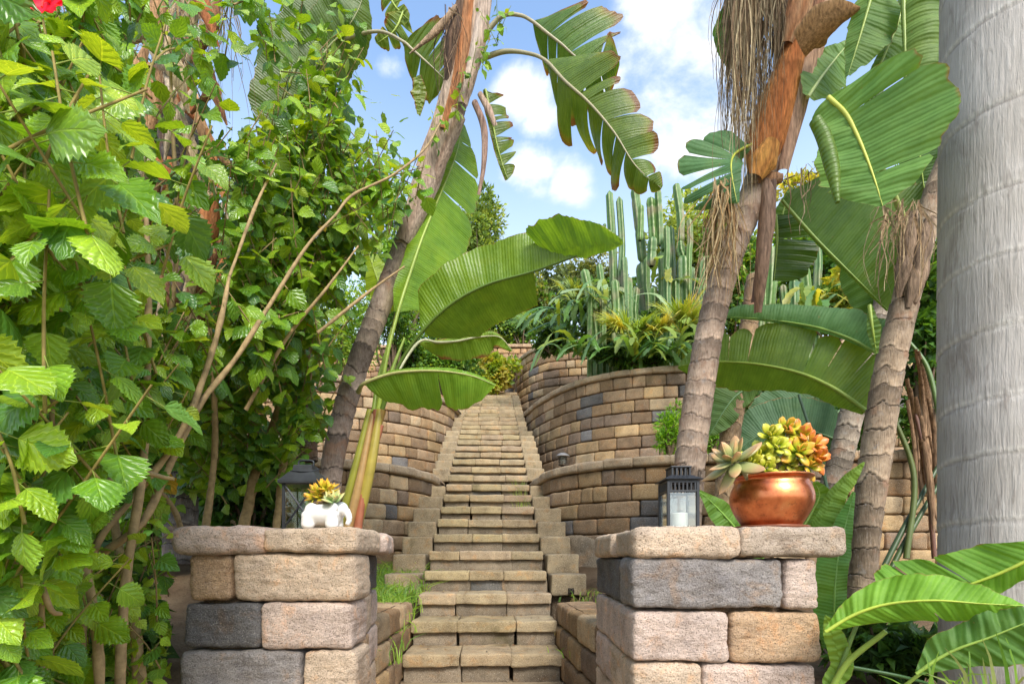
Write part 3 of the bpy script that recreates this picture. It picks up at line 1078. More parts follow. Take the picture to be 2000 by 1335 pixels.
# ---- left leaning trunk with torn leaves
ta = thing('bird_of_paradise_tree', 'leaning ringed trunk left of the stairs with torn hanging paddle leaves at its top', 'plant', at(640, 1180, 3.95))
ring_trunk(ta, [(632, 1180, 3.95), (640, 1000, 3.95), (652, 890, 3.95), (688, 745, 3.95), (742, 600, 3.95), (797, 455, 3.95), (850, 310, 3.95), (888, 190, 3.95), (915, 80, 3.95), (940, -80, 3.95), (975, -380, 3.95)],
           [22, 22, 21, 21, 21, 19, 19, 24, 28, 29, 28, 26], seed=21, col=(.44, .34, .28), ring=.14)
sh = MB()
for i, (p, w, c0, c1) in enumerate([
    ([(790, 470, 3.86), (835, 350, 3.83), (880, 210, 3.82), (905, 120, 3.82)], [16, 26, 24, 12], (.42, .33, .26), (.30, .21, .15)),
    ([(815, 440, 3.9), (850, 330, 3.84), (895, 215, 3.8)], [8, 17, 20], (.26, .17, .12), (.42, .33, .26)),
    ([(830, 330, 3.84), (880, 200, 3.8), (925, 30, 3.8), (940, -60, 3.8)], [18, 24, 24, 22], (.45, .36, .28), (.36, .22, .14)),
    ([(868, 250, 3.8), (900, 130, 3.78), (920, -30, 3.78)], [10, 15, 14], (.36, .13, .045), (.30, .16, .08)),
    ([(905, 200, 3.8), (935, 80, 3.78), (952, -40, 3.78)], [10, 15, 14], (.48, .40, .33), (.33, .22, .16)),
    ([(880, 160, 3.8), (884, 90, 3.78), (905, -10, 3.78)], [12, 16, 10], (.06, .04, .03), (.18, .11, .07)),
]):
    sheath(sh, p, w, 1.3, c0, c1, seed=40 + i)
sh.build('leaf_sheath', M['dry'], ta)
dd = MB()
sheath(dd, [(925, 195, 3.78), (945, 250, 3.76), (945, 320, 3.76), (935, 380, 3.76)], [6, 7, 5, 3], 1.4, (.20, .12, .09), (.32, .22, .17), 3)
sheath(dd, [(935, 180, 3.76), (955, 215, 3.74), (967, 245, 3.74)], [5, 7, 4], 1.2, (.34, .24, .18), (.42, .3, .22), 4)
sheath(dd, [(893, 12, 3.75), (850, 62, 3.7), (800, 105, 3.68)], [5, 7, 1], 1.2, (.34, .24, .15), (.22, .15, .10), 5)
hanging_straw(dd, 868, 895, 20, 3.76, (90, 220), 40, 6, 10, ((.05, .035, .025), (.16, .10, .06), (.30, .2, .12)))
dd.build('dead_leaf_stalks', M['dry'], ta)
blade(ta, [(1065, 118, 3.62), (1110, 165, 3.55), (1165, 215, 3.5), (1215, 280, 3.45), (1250, 335, 3.42), (1292, 368, 3.4)], [(0, 22), (.1, 95), (.3, 82), (.6, 68), (.85, 34), (1, 6)], [(0, 12), (.1, 78), (.28, 96), (.6, 82), (.85, 40), (1, 6)],
      al=14, ar=18, cl=10, cr=28, tl=[.13, .30, .36, .52, .66, .78, .9], tr=[.12, .25, .37, .5, .62, .72, .83, .92], col=G_OLV, under=True, pet=[(940, 115, 3.82), (985, 101, 3.75), (1030, 104, 3.66)], petw=.02, rib=(.34, .30, .17), seed=1, brown=.6, droop=36, lean=.5, gap=.16)
blade(ta, [(1040, 42, 3.75), (1095, 85, 3.72), (1150, 125, 3.7), (1210, 120, 3.7)], [(0, 14), (.15, 95), (.5, 105), (.8, 62), (1, 8)], [(0, 14), (.15, 70), (.5, 100), (.8, 80), (1, 8)],
      al=22, ar=15, cl=10, cr=8, tl=[.22, .5, .8], tr=[.2, .32, .5, .66, .8], col=(.075, .155, .02), under=True, pet=[(945, 70, 3.85), (980, 32, 3.8), (1015, 30, 3.77)], petw=.02, rib=(.36, .32, .2), seed=2, brown=.7, droop=26, lean=.4)
blade(ta, [(948, 175, 4.15), (962, 240, 4.15), (975, 300, 4.15), (992, 350, 4.15)], [(0, 8), (.15, 40), (.4, 44), (.7, 38), (1, 12)], [(0, 5), (.2, 10), (1, 6)], al=10, tl=[.16, .3, .36, .52, .58, .72, .84], col=G_OLV, seed=3, brown=.7, droop=40, gap=.3, lean=-.1, under=True)
blade(ta, [(790, 18, 4.3), (770, 60, 4.3), (735, 85, 4.3)], [(0, 6), (.3, 40), (1, 8)], [(0, 6), (.3, 26), (1, 8)], tl=[.3, .5, .7], tr=[.4, .65], col=G_OLV, seed=4, brown=.6, droop=30, gap=.25)
blade(ta, [(752, -30, 4.3), (770, 10, 4.3), (800, 40, 4.3)], [(0, 6), (.3, 24), (1, 8)], [(0, 6), (.3, 30), (1, 8)], tl=[.3, .6], tr=[.4, .7], col=G_OLV, seed=5, brown=.6, droop=30, gap=.25)

# ---- young clump at the foot of that trunk
tc = thing('bird_of_paradise_clump', 'young clump of long ribbed stalks and wide paddle leaves leaning over the stairs', 'plant', at(668, 1050, 3.7))
pt = MB()
R = rng(8)
for (a, b, c, w, col) in [((660, 1080), (705, 930), (748, 800), 11, (.34, .21, .05)), ((672, 1080), (716, 930), (735, 800), 10, (.30, .10, .05)), ((682, 1080), (722, 920), (742, 800), 11, (.40, .32, .06)),
                          ((650, 1080), (690, 930), (722, 800), 9, (.30, .30, .04)), ((692, 1080), (712, 950), (745, 830), 8, (.36, .12, .06)), ((668, 1080), (700, 950), (728, 810), 9, (.42, .26, .10))]:
    P = [at(*a, 3.72 + R.uniform(-.05, .05)), at(*b, 3.68 + R.uniform(-.05, .05)), at(*c, 3.68)]
    pt.tube(P, [w * 1.15 * 3.7 / F, w * .9 * 3.7 / F, w * .6 * 3.7 / F], col, k=10, n=30)
pt.build('leaf_stalk', M['rib'], tc)
blade(tc, [(777, 610, 3.75), (812, 500, 3.85), (842, 420, 3.95), (885, 320, 4.1), (905, 240, 4.2)], [(0, 8), (.1, 24), (.6, 24), (1, 6)], [(0, 14), (.08, 72), (.25, 100), (.5, 98), (.75, 76), (1, 6)], ar=16, al=25, tr=[.62, .79, .9], col=(.16, .31, .02), under=True, pet=[(738, 810, 3.68), (755, 700, 3.7)], ribw=.013, seed=6, gap=.05, lean=.12, droop=6)
blade(tc, [(826, 645, 3.6), (880, 594, 3.55), (950, 556, 3.5), (1050, 527, 3.4), (1130, 498, 3.3), (1212, 470, 3.2)], [(0, 10), (.1, 66), (.25, 70), (.5, 72), (.68, 74), (.8, 66), (.92, 40), (1, 6)], [(0, 22), (.08, 70), (.22, 98), (.42, 86), (.56, 74), (.585, 20), (.6, 3), (1, 2)],
      al=20, ar=24, cl=8, cr=16, tr=[], col=(.15, .265, .02), under=True, pet=[(742, 810, 3.68), (778, 715, 3.65)], rib=(.10, .17, .02), ribw=.012, petw=.018, seed=7, lean=.1, wave=.02)
blade(tc, [(1062, 500, 3.42), (1100, 486, 3.3), (1160, 478, 3.2), (1217, 474, 3.14)], [(0, 50), (.12, 62), (.5, 56), (.8, 34), (1, 6)], [(0, 4), (.3, 18), (.6, 24), (.9, 14), (1, 3)], al=-12, ar=18, cl=-14, cr=20, col=(.12, .25, .025), seed=8, ribless=True, wave=.012, lean=-.25)
blade(tc, [(712, 748, 3.45), (770, 728, 3.42), (850, 724, 3.36), (915, 732, 3.3), (968, 752, 3.26)], [(0, 3), (.2, 10), (.6, 13), (.9, 8), (1, 3)], [(0, 18), (.04, 52), (.2, 78), (.52, 80), (.8, 62), (.93, 38), (1, 5)], al=55, ar=6, cr=10, tr=[.555], col=(.17, .33, .03), rib=(.42, .42, .16), ribw=.011, pet=[(700, 765, 3.6)], seed=9, gap=.05, droop=10, lean=.1, under=True)
blade(tc, [(818, 668, 3.9), (870, 668, 3.95), (920, 662, 4.0), (965, 652, 4.0), (1000, 684, 4.0)], [(0, 2), (.3, 12), (.7, 8), (1, 2)], [(0, 4), (.2, 32), (.6, 40), (.8, 22), (1, 3)], al=50, ar=10, col=(.15, .28, .02), seed=10, rib=(.5, .5, .3), pet=[(742, 800, 3.7), (775, 730, 3.75)], brown=.3)
blade(tc, [(762, 610, 4.2), (742, 560, 4.25), (722, 500, 4.3), (712, 468, 4.3)], [(0, 8), (.4, 30), (1, 4)], [(0, 8), (.4, 36), (1, 4)], col=(.26, .40, .02), seed=11, al=10, ar=10, under=True)
blade(tc, [(930, 545, 4.6), (905, 580, 4.6), (880, 640, 4.6)], [(0, 6), (.3, 40), (1, 6)], [(0, 5), (.4, 40), (1, 6)], col=(.10, .22, .03), seed=12, al=20)
for i, (a, b) in enumerate([((735, 810), (765, 640)), ((738, 810), (790, 660)), ((730, 805), (752, 690))]):
    q = MB()
    q.tube([at(*a, 3.7), at((a[0] + b[0]) / 2 - 3, (a[1] + b[1]) / 2, 3.72), at(*b, 3.75)], [.02, .016, .008], (.24, .34, .05), k=8, n=16)
    q.build('leaf_stalk', M['rib'], tc)

# ---- plant rising behind the hibiscus with a dead skirted trunk
tb = thing('bird_of_paradise_tree', 'dull green paddle leaves rising behind the hibiscus near the gap of blue sky', 'plant', at(560, 700, 4.6))
ring_trunk(tb, [(600, 900, 4.7), (590, 700, 4.7), (575, 480, 4.7), (560, 300, 4.7)], [20, 20, 20, 18], seed=22, col=(.2, .13, .08))
blade(tb, [(535, 275, 4.4), (545, 215, 4.4), (575, 140, 4.4), (610, 50, 4.4), (630, -30, 4.4)], [(0, 8), (.15, 55), (.5, 70), (.9, 40), (1, 5)], [(0, 8), (.15, 45), (.5, 62), (.9, 40), (1, 5)], al=12, ar=-10, col=(.062, .12, .015), under=True, seed=13, rib=(.2, .24, .05), ribw=.016, pet=[(560, 420, 4.6), (540, 330, 4.45)])
blade(tb, [(600, 160, 4.2), (640, 95, 4.2), (690, 40, 4.2), (712, -20, 4.2)], [(0, 8), (.2, 50), (.6, 60), (1, 6)], [(0, 8), (.3, 60), (.6, 50), (1, 6)], al=14, ar=8, col=(.075, .14, .016), under=True, seed=14, pet=[(560, 420, 4.6), (570, 260, 4.4)], rib=(.26, .28, .1))
blade(tb, [(788, 82, 4.1), (815, 105, 4.1), (845, 132, 4.1), (872, 158, 4.1)], [(0, 12), (.15, 62), (.5, 80), (.8, 46), (1, 8)], [(0, 12), (.2, 42), (.5, 60), (.8, 52), (1, 8)], al=10, ar=14, tl=[.5, .8], tr=[.4], col=(.095, .16, .018), under=True, seed=15, brown=.5, rib=(.36, .32, .2), pet=[(600, 160, 4.4), (650, 95, 4.3), (695, 70, 4.2), (745, 62, 4.12)], petw=.02)
blade(tb, [(815, 148, 4.1), (822, 185, 4.1), (818, 225, 4.1)], [(0, 8), (.4, 12), (1, 3)], [(0, 8), (.4, 20), (1, 3)], col=(.15, .22, .02), under=True, seed=16, brown=.6, ribless=True)
td = thing('dead_palm', 'grey palm trunk wrapped in rusty peeling sheaths inside the hibiscus', 'palm tree', at(360, 900, 4.2))
ring_trunk(td, [(352, 1100, 4.2), (355, 800, 4.2), (360, 560, 4.2), (350, 300, 4.2), (330, -60, 4.2)], [30, 30, 30, 34, 36], seed=23, col=(.14, .12, .11))
sh = MB()
R = rng(31)
for i in range(46):
    u, v = R.uniform(285, 440), R.uniform(-60, 560)
    l, dx = R.uniform(70, 170), R.normal(0, 45)
    Y = R.uniform(3.3, 4.0)
    cc = [(.36, .13, .05), (.42, .24, .12), (.46, .34, .2), (.26, .12, .06), (.5, .40, .28)][R.integers(5)]
    sheath(sh, [(u, v, Y), (u + dx * .4 + R.normal(0, 10), v + l * .5, Y - .06), (u + dx, v + l, Y - .02)], [4, R.uniform(9, 20), 2], R.uniform(.6, 1.4), cc, tuple(np.array(cc) * .7), seed=60 + i)
for i, (p, w) in enumerate([([(440, 500, 3.5), (430, 560, 3.45), (425, 640, 3.5)], [4, 22, 4]), ([(405, 250, 3.4), (420, 330, 3.4), (445, 410, 3.4)], [4, 10, 2]), ([(425, 370, 3.45), (400, 450, 3.45), (380, 520, 3.5)], [4, 24, 10])]):
    sheath(sh, p, w, 1.1, (.36, .12, .04), (.42, .2, .09), 80 + i)
hanging_straw(sh, 290, 450, -20, 3.9, (60, 300), 120, 7, 40)
sh.build('dead_sheath', M['dry'], td)
tb2 = thing('dead_palm', 'slim ringed trunk with dry scales between hibiscus twigs above the left wall', 'palm tree', at(600, 900, 6.0))
ring_trunk(tb2, [(600, 820, 5.6), (597, 700, 5.6), (592, 600, 5.6), (588, 480, 5.6)], [14, 14, 13, 12], seed=24, col=(.30, .19, .10), ring=.07)

# ---- right leaning trunk with copper sheath and straw skirt
tr_ = thing('bird_of_paradise_tree', 'leaning trunk right of the stairs with a rusty orange sheath and a straw skirt', 'plant', at(1340, 1200, 3.4))
ring_trunk(tr_, [(1330, 1230, 3.4), (1340, 1000, 3.4), (1350, 880, 3.4), (1370, 740, 3.4), (1392, 620, 3.4), (1425, 500, 3.4), (1468, 390, 3.4), (1500, 300, 3.4), (1540, 150, 3.4), (1575, -60, 3.4), (1640, -380, 3.4)],
           [30, 29, 29, 28, 26, 26, 26, 27, 30, 30, 30, 28], seed=25, col=(.42, .31, .23), ring=.125)
sh = MB()
for i, (p, w, c0, c1, cv) in enumerate([
    ([(1480, 345, 3.33), (1490, 300, 3.28), (1520, 200, 3.25), (1555, 90, 3.24), (1575, 10, 3.24)], [18, 42, 40, 24, 22], (.46, .15, .045), (.55, .27, .09), 1.45),
    ([(1478, 340, 3.24), (1495, 305, 3.22), (1512, 268, 3.22)], [14, 30, 16], (.60, .30, .07), (.46, .17, .05), 1.3),
    ([(1530, 330, 3.3), (1555, 200, 3.27), (1590, 60, 3.25), (1610, -60, 3.25)], [10, 22, 26, 26], (.36, .20, .12), (.50, .33, .22), 1.4),
    ([(1555, 240, 3.3), (1580, 120, 3.26), (1605, -40, 3.24)], [8, 15, 18], (.30, .12, .06), (.46, .28, .18), 1.4),
    ([(1540, 80, 3.24), (1560, 20, 3.2), (1575, -60, 3.2)], [12, 24, 24], (.42, .16, .06), (.50, .36, .2), 1.3),
    ([(1560, 88, 3.2), (1605, 45, 3.1), (1640, 28, 3.05), (1680, 16, 3.0)], [24, 34, 22, 2], (.36, .19, .07), (.48, .30, .15), .7),
    ([(1490, 350, 3.3), (1500, 400, 3.28), (1490, 500, 3.3), (1480, 610, 3.35)], [12, 16, 13, 7], (.20, .11, .06), (.34, .22, .15), 1.2),
    ([(1508, 340, 3.3), (1500, 440, 3.3), (1475, 590, 3.36)], [9, 12, 8], (.30, .2, .15), (.12, .07, .05), 1.2),
    ([(1465, 372, 3.34), (1500, 352, 3.3), (1530, 348, 3.3)], [12, 14, 8], (.46, .22, .08), (.36, .22, .14), .9),
]):
    sheath(sh, p, w, cv, c0, c1, seed=140 + i, jag=.12)
sh.build('leaf_sheath', M['dry'], tr_)
hb = MB()
hanging_straw(hb, 1425, 1535, -70, 3.38, (40, 330), 460, 41, 16)
hanging_straw(hb, 1425, 1475, -60, 3.3, (150, 430), 150, 42, 16)
hanging_straw(hb, 1395, 1430, 360, 3.2, (450, 600), 170, 43, 26, ((.34, .22, .10), (.24, .14, .06), (.40, .3, .16)))
hanging_straw(hb, 1530, 1600, 330, 3.35, (350, 460), 14, 44, 8)
hb.build('straw_skirt', M['dry'], tr_)
blade(tr_, [(1468, 282, 3.3), (1436, 300, 3.2), (1428, 330, 3.1), (1440, 398, 3.05)], [(0, 3), (.2, 20), (.6, 24), (1, 4)], [(0, 6), (.25, 60), (.45, 120), (.8, 110), (1, 10)], ar=10, al=12, tr=[.36, .46, .56, .68, .8], col=G_BLU, rib=(.45, .48, .05), ribw=.009, seed=17, gap=.32, droop=40, lean=-.25)
blade(tr_, [(1445, -30, 3.5), (1420, 40, 3.5), (1416, 90, 3.5), (1428, 135, 3.5)], [(0, 4), (.5, 10), (1, 3)], [(0, 6), (.5, 24), (1, 4)], ar=10, col=G_TOP, seed=18)

# ---- right trunk beside the grey palm and its big leaves
te = thing('bird_of_paradise_tree', 'ringed trunk beside the grey palm, its huge paddle leaves fanning over the right pillar', 'plant', at(1680, 1310, 3.1))
ring_trunk(te, [(1672, 1320, 3.1), (1680, 1180, 3.1), (1690, 1040, 3.1), (1712, 880, 3.1), (1735, 730, 3.1), (1765, 600, 3.1), (1800, 470, 3.1), (1832, 370, 3.1), (1858, 300, 3.1)],
           [24, 25, 26, 27, 26, 24, 22, 23, 21], seed=26, col=(.34, .255, .175), ring=.13)
sh = MB()
R = rng(55)
for i in range(11):
    u, v = R.uniform(1750, 1815), R.uniform(600, 900)
    sheath(sh, [(u, v, 3.2), (u + 14, v + 90, 3.2 + i * .03), (u + R.normal(22, 8), v + R.uniform(160, 260), 3.2 + i * .03)], [3, R.uniform(3, 9), 1], .8, (.20, .12, .07), (.38, .24, .14), 200 + i)
for i in range(7):
    u = R.uniform(1770, 1822)
    sheath(sh, [(u, 410 + i * 12, 3.02), (u - 12, 470 + i * 14, 3.0), (u - 22, 540 + i * 10, 3.02)], [8, 15, 5], 1.3, (.12, .085, .06), (.30, .21, .14), 230 + i)
hanging_straw(sh, 1720, 1800, 400, 2.95, (460, 600), 60, 45, 18, ((.30, .2, .11), (.4, .3, .17)))
sh.build('dead_sheath', M['dry'], te)
blade(te, [(1618, 190, 2.1), (1653, 224, 2.06), (1681, 280, 2.02), (1705, 341, 1.98), (1724, 402, 1.94)], [(0, 14), (.05, 56), (.14, 118), (.3, 150), (.5, 144), (.72, 106), (.9, 52), (1, 5)], [(0, 20), (.06, 40), (.3, 52), (.6, 78), (.82, 84), (.93, 40), (1, 5)],
      al=-6, ar=-8, cl=10, cr=-8, tl=[.22, .74], tr=[.80], col=(.105, .235, .04), rib=(.46, .48, .06), ribw=.009, seed=19, lean=(.34, -.45), gap=.04, droop=8, wave=.01)
q = MB()
q.tube([at(1785, 480, 3.1), at(1725, 335, 2.95), at(1645, 222, 2.5), at(1618, 191, 2.12)], [.018, .016, .013, .010], (.30, .36, .08), k=8, n=30)
q.build('leaf_stalk', M['rib'], te)
rl = MB()
rl.tube([at(1592, 235, 1.98), at(1610, 270, 1.97), at(1626, 330, 1.95), at(1636, 395, 1.93)], [.022, .026, .024, .008], (.13, .22, .03), k=14, n=30)
rl.build('rolled_leaf_edge', M['blade'], te)
blade(te, [(1578, 190, 3.2), (1605, 150, 3.25), (1640, 105, 3.3), (1662, 80, 3.3)], [(0, 6), (.2, 36), (.6, 40), (1, 6)], [(0, 6), (.2, 40), (.6, 50), (1, 6)], al=8, ar=8, col=(.13, .26, .06), seed=20, rib=(.4, .48, .15))
blade(te, [(1715, -60, 3.0), (1700, 0, 3.0), (1680, 70, 3.0), (1656, 148, 3.0)], [(0, 20), (.3, 60), (.6, 56), (1, 4)], [(0, 20), (.3, 30), (.6, 26), (1, 4)], al=10, ar=20, col=(.085, .185, .03), seed=21, lean=.3)
blade(te, [(1765, 10, 3.05), (1735, 90, 3.05), (1700, 160, 3.05), (1660, 205, 3.05)], [(0, 8), (.3, 30), (.7, 24), (1, 4)], [(0, 8), (.3, 14), (.7, 14), (1, 4)], al=14, ar=20, col=(.10, .2, .05), seed=22)
blade(te, [(1770, -20, 3.2), (1745, 80, 3.2), (1710, 170, 3.2), (1690, 215, 3.2)], [(0, 8), (.3, 20), (.7, 24), (1, 4)], [(0, 8), (.3, 24), (.7, 18), (1, 4)], al=14, ar=20, col=(.055, .12, .02), seed=23, under=True)
blade(te, [(1764, -60, 2.9), (1765, 20, 2.9), (1768, 100, 2.9), (1770, 172, 2.9)], [(0, 62), (.5, 62), (.9, 56), (1, 44)], [(0, 5), (1, 4)], al=-30, cl=80, col=(.11, .20, .035), rib=(.26, .36, .06), ribw=.014, seed=24, lean=.05)
blade(te, [(1800, 120, 3.3), (1790, 220, 3.3), (1800, 330, 3.3), (1810, 400, 3.3)], [(0, 30), (.5, 70), (1, 8)], [(0, 20), (.5, 40), (1, 8)], al=10, col=(.05, .115, .02), seed=25, under=True)
blade(te, [(1528, 392, 3.5), (1590, 462, 3.45), (1660, 532, 3.4), (1735, 606, 3.35)], [(0, 20), (.1, 74), (.3, 122), (.6, 165), (.85, 150), (1, 60)], [(0, 3), (.5, 7), (1, 3)], al=14, ar=30, cl=10, col=(.08, .165, .022), rib=(.20, .30, .04), seed=26, under=True, lean=-.2, wave=.006)
blade(te, [(1515, 420, 3.7), (1518, 470, 3.7), (1512, 548, 3.7)], [(0, 40), (.2, 74), (.5, 72), (.85, 60), (1, 30)], [(0, 3), (1, 3)], al=10, tl=[.36], col=(.06, .13, .02), seed=27, under=True, lean=.1, gap=.05)
blade(te, [(1522, 470, 3.72), (1528, 420, 3.72), (1545, 365, 3.72)], [(0, 5), (.5, 16), (1, 3)], [(0, 5), (.5, 24), (1, 3)], col=(.08, .17, .03), seed=28)
blade(te, [(1718, 692, 3.25), (1640, 652, 3.35), (1560, 632, 3.5), (1480, 622, 3.6), (1405, 618, 3.7)], [(0, 3), (.3, 8), (1, 2)], [(0, 50), (.05, 68), (.3, 52), (.6, 38), (.9, 24), (1, 5)], ar=-6, cr=64, al=30, col=(.085, .20, .06), rib=(.24, .38, .06), ribw=.009, seed=29, lean=.12, wave=.006)
blade(te, [(1698, 596, 2.96), (1704, 640, 2.94), (1712, 690, 2.95)], [(0, 4), (.5, 14), (1, 3)], [(0, 3), (.5, 10), (1, 3)], col=(.11, .21, .04), seed=30)
blade(te, [(1692, 802, 3.3), (1600, 742, 3.45), (1500, 714, 3.6), (1405, 706, 3.75), (1325, 714, 3.85)], [(0, 10), (.12, 26), (.35, 38), (.6, 60), (.8, 50), (1, 6)], [(0, 50), (.06, 108), (.3, 96), (.55, 84), (.8, 62), (1, 6)],
      al=16, ar=14, cr=10, cl=10, tr=[.16, .27, .36, .64, .74], col=(.105, .195, .018), rib=(.26, .36, .04), ribw=.014, pet=[(1716, 826, 3.2)], seed=31, under=True, gap=.05, droop=8, lean=.12, wave=.01)
blade(te, [(1560, 1060, 2.95), (1606, 1010, 2.95), (1632, 960, 2.95), (1688, 902, 2.95)], [(0, 10), (.4, 14), (.8, 10), (1, 2)], [(0, 24), (.4, 30), (.8, 18), (1, 2)], al=-30, ar=20, col=(.16, .30, .03), seed=32, ribless=True)
blade(te, [(1628, 1270, 2.8), (1630, 1170, 2.8), (1636, 1090, 2.82), (1668, 960, 2.9)], [(0, 18), (.2, 36), (.6, 34), (1, 3)], [(0, 8), (.2, 24), (.6, 24), (1, 3)], al=6, ar=30, col=(.09, .23, .03), seed=33, ribw=.006, rib=(.2, .36, .05))
blade(te, [(1540, 1075, 3.0), (1575, 1020, 3.0), (1600, 970, 3.0), (1592, 940, 3.0)], [(0, 40), (.3, 36), (1, 4)], [(0, 40), (.3, 50), (.6, 40), (1, 4)], al=20, col=(.13, .27, .025), seed=34)
blade(te, [(1490, 1090, 3.0), (1440, 1035, 3.0), (1400, 990, 3.0), (1365, 958, 3.0)], [(0, 20), (.3, 34), (.7, 24), (1, 3)], [(0, 20), (.3, 32), (.7, 20), (1, 3)], al=-20, ar=16, col=(.10, .23, .025), seed=35, rib=(.2, .36, .05))
blade(te, [(1470, 1075, 3.05), (1450, 1010, 3.05), (1448, 950, 3.05)], [(0, 12), (.5, 18), (1, 3)], [(0, 12), (.5, 18), (1, 3)], col=(.14, .28, .03), seed=36)
for i, (a, b, c, w, col) in enumerate([((1690, 1180), (1760, 1040), (1835, 905), .018, (.05, .085, .03)), ((1700, 1190), (1772, 1050), (1845, 925), .018, (.06, .10, .03)), ((1770, 1090), (1785, 930), (1740, 800), .018, (.10, .13, .03)),
                                       ((1825, 1090), (1808, 900), (1770, 740), .014, (.14, .06, .035)), ((1640, 1100), (1610, 930), (1560, 770), .012, (.05, .10, .05)), ((1838, 830), (1812, 720), (1770, 660), .014, (.10, .17, .04))]):
    q = MB()
    q.tube([at(*a, 3.2), at(*b, 3.25), at(*c, 3.3)], [w, w * .9, w * .7], col, k=8, n=24)
    q.build('leaf_stalk', M['rib'], te)

# ---- slim trunks and dark leaves behind the copper pot
tf = thing('bird_of_paradise_tree', 'slim banded trunk behind the succulents of the copper pot', 'plant', at(1415, 1040, 5.0))
ring_trunk(tf, [(1412, 1040, 5.0), (1418, 935, 5.0), (1426, 850, 5.0), (1442, 752, 5.0), (1462, 640, 5.0), (1475, 540, 5.0)], [18, 19, 19, 19, 17, 16], seed=27, col=(.34, .23, .13), ring=.12, dark=.12)
for i, m in enumerate([([(1640, 860, 5.0), (1560, 835, 5.05), (1490, 845, 5.1), (1440, 880, 5.1)], 55, 60, (.05, .12, .045)), ([(1600, 770, 5.2), (1540, 800, 5.2), (1470, 860, 5.2)], 40, 60, (.055, .13, .045)), ([(1480, 745, 4.9), (1430, 780, 4.9), (1385, 850, 4.9)], 30, 46, (.07, .145, .025)), ([(1640, 800, 5.1), (1600, 850, 5.1), (1560, 900, 5.1)], 50, 40, (.045, .11, .04))]):
    blade(tf, m[0], m[1], m[2], al=12, ar=20, col=m[3], seed=50 + i, rib=(.12, .22, .08), ribw=.008)
tg = thing('bird_of_paradise_tree', 'slim grey trunk leaning just left of the thick ringed trunk near the grey palm', 'plant', at(1600, 1060, 4.6))
ring_trunk(tg, [(1595, 1080, 4.6), (1618, 980, 4.6), (1643, 890, 4.6), (1668, 790, 4.6), (1695, 700, 4.6), (1722, 600, 4.6), (1740, 500, 4.6)], [23, 23, 22, 21, 18, 16, 15], seed=28, col=(.26, .215, .165), ring=.10)
blade(tg, [(1740, 640, 4.7), (1700, 560, 4.7), (1650, 500, 4.7)], 40, 40, col=(.06, .14, .02), seed=56)

# ---- young plant in front of the grey palm
ty = thing('bird_of_paradise_clump', 'low bright green paddle leaves in front of the grey palm at the right', 'plant', at(1800, 1400, 1.75))
blade(ty, [(1612, 1233, 1.75), (1690, 1190, 1.7), (1790, 1172, 1.62), (1900, 1177, 1.55), (2000, 1182, 1.5)], [(0, 5), (.12, 28), (.3, 50), (.5, 54), (.75, 40), (.92, 16), (1, 2)], [(0, 4), (.1, 26), (.25, 52), (.5, 58), (.62, 52), (.8, 40), (.93, 18), (1, 2)],
      al=18, ar=26, cr=8, tr=[.56], col=(.14, .32, .02), rib=(.42, .52, .06), ribw=.006, seed=37, gap=.03, droop=22, lean=.55, wave=.012, pet=[])
blade(ty, [(2070, 1060, 1.5), (2000, 1097, 1.55), (1905, 1137, 1.62), (1800, 1165, 1.7), (1715, 1168, 1.75)], [(0, 20), (.3, 40), (.7, 40), (1, 3)], [(0, 30), (.15, 84), (.4, 96), (.7, 98), (.9, 60), (1, 3)], ar=22, al=30, tr=[.47, .68], col=(.11, .26, .018), rib=(.40, .50, .05), ribw=.006, seed=38, gap=.06, droop=8, lean=.5)
blade(ty, [(1790, 1315, 1.62), (1850, 1275, 1.58), (1930, 1245, 1.52), (2040, 1200, 1.45)], [(0, 5), (.2, 36), (.6, 50), (1, 20)], [(0, 5), (.2, 34), (.6, 70), (1, 30)], al=14, ar=22, col=(.06, .155, .02), rib=(.26, .38, .06), ribw=.006, seed=39, lean=.4)
blade(ty, [(1610, 1340, 1.9), (1640, 1300, 1.9), (1625, 1240, 1.9), (1612, 1200, 1.9)], 16, 22, col=(.16, .30, .03), seed=40, ribless=True)
for i, (a, b, c, w, col) in enumerate([((1600, 1400), (1650, 1300), (1730, 1232), .012, (.22, .32, .05)), ((1690, 1420), (1760, 1345), (1850, 1275), .008, (.25, .36, .06)), ((1655, 1300), (1760, 1320), (1850, 1345), .007, (.05, .12, .03)), ((1630, 1330), (1700, 1170), (1790, 1130), .008, (.12, .2, .04))]):
    q = MB()
    q.tube([at(*a, 1.9), at(*b, 1.85), at(*c, 1.75)], [w, w * .9, w * .7], col, k=8, n=24)
    q.build('leaf_stalk', M['rib'], ty)

# ---- big smooth grey palm
tp = thing('royal_palm', 'massive smooth grey palm trunk with faint leaf scar rings at the right edge', 'palm tree', (2.035, 2.108, 0))
n, k = 760, 240
zz = np.linspace(-.05, 6.2, n)
ang = np.linspace(0, 2 * np.pi, k, endpoint=False)
cxp, cyp = 2.93 * math.sin(math.radians(44.0)), 2.93 * math.cos(math.radians(44.0))
rad0 = .224 + .004 * np.sin(zz * 1.3) - .002 * zz
Gp = np.zeros((n, k, 3))
Cp = np.tile(np.array((.385, .36, .33)), (n, k, 1))
rings = [.30, .55, .84, 1.06, 1.30, 1.55, 1.80, 2.06, 2.35, 2.66, 3.0, 3.3, 3.6, 3.95, 4.3, 4.7, 5.1, 5.5, 5.9]
tilt = .10
zr = zz[:, None] + tilt * np.sin(ang + .5)[None] * .3 + .012 * vnoise(np.stack([np.cos(ang) * 5, np.sin(ang) * 5, ang * 0], 1), 9)[None]
dr = np.zeros((n, k))
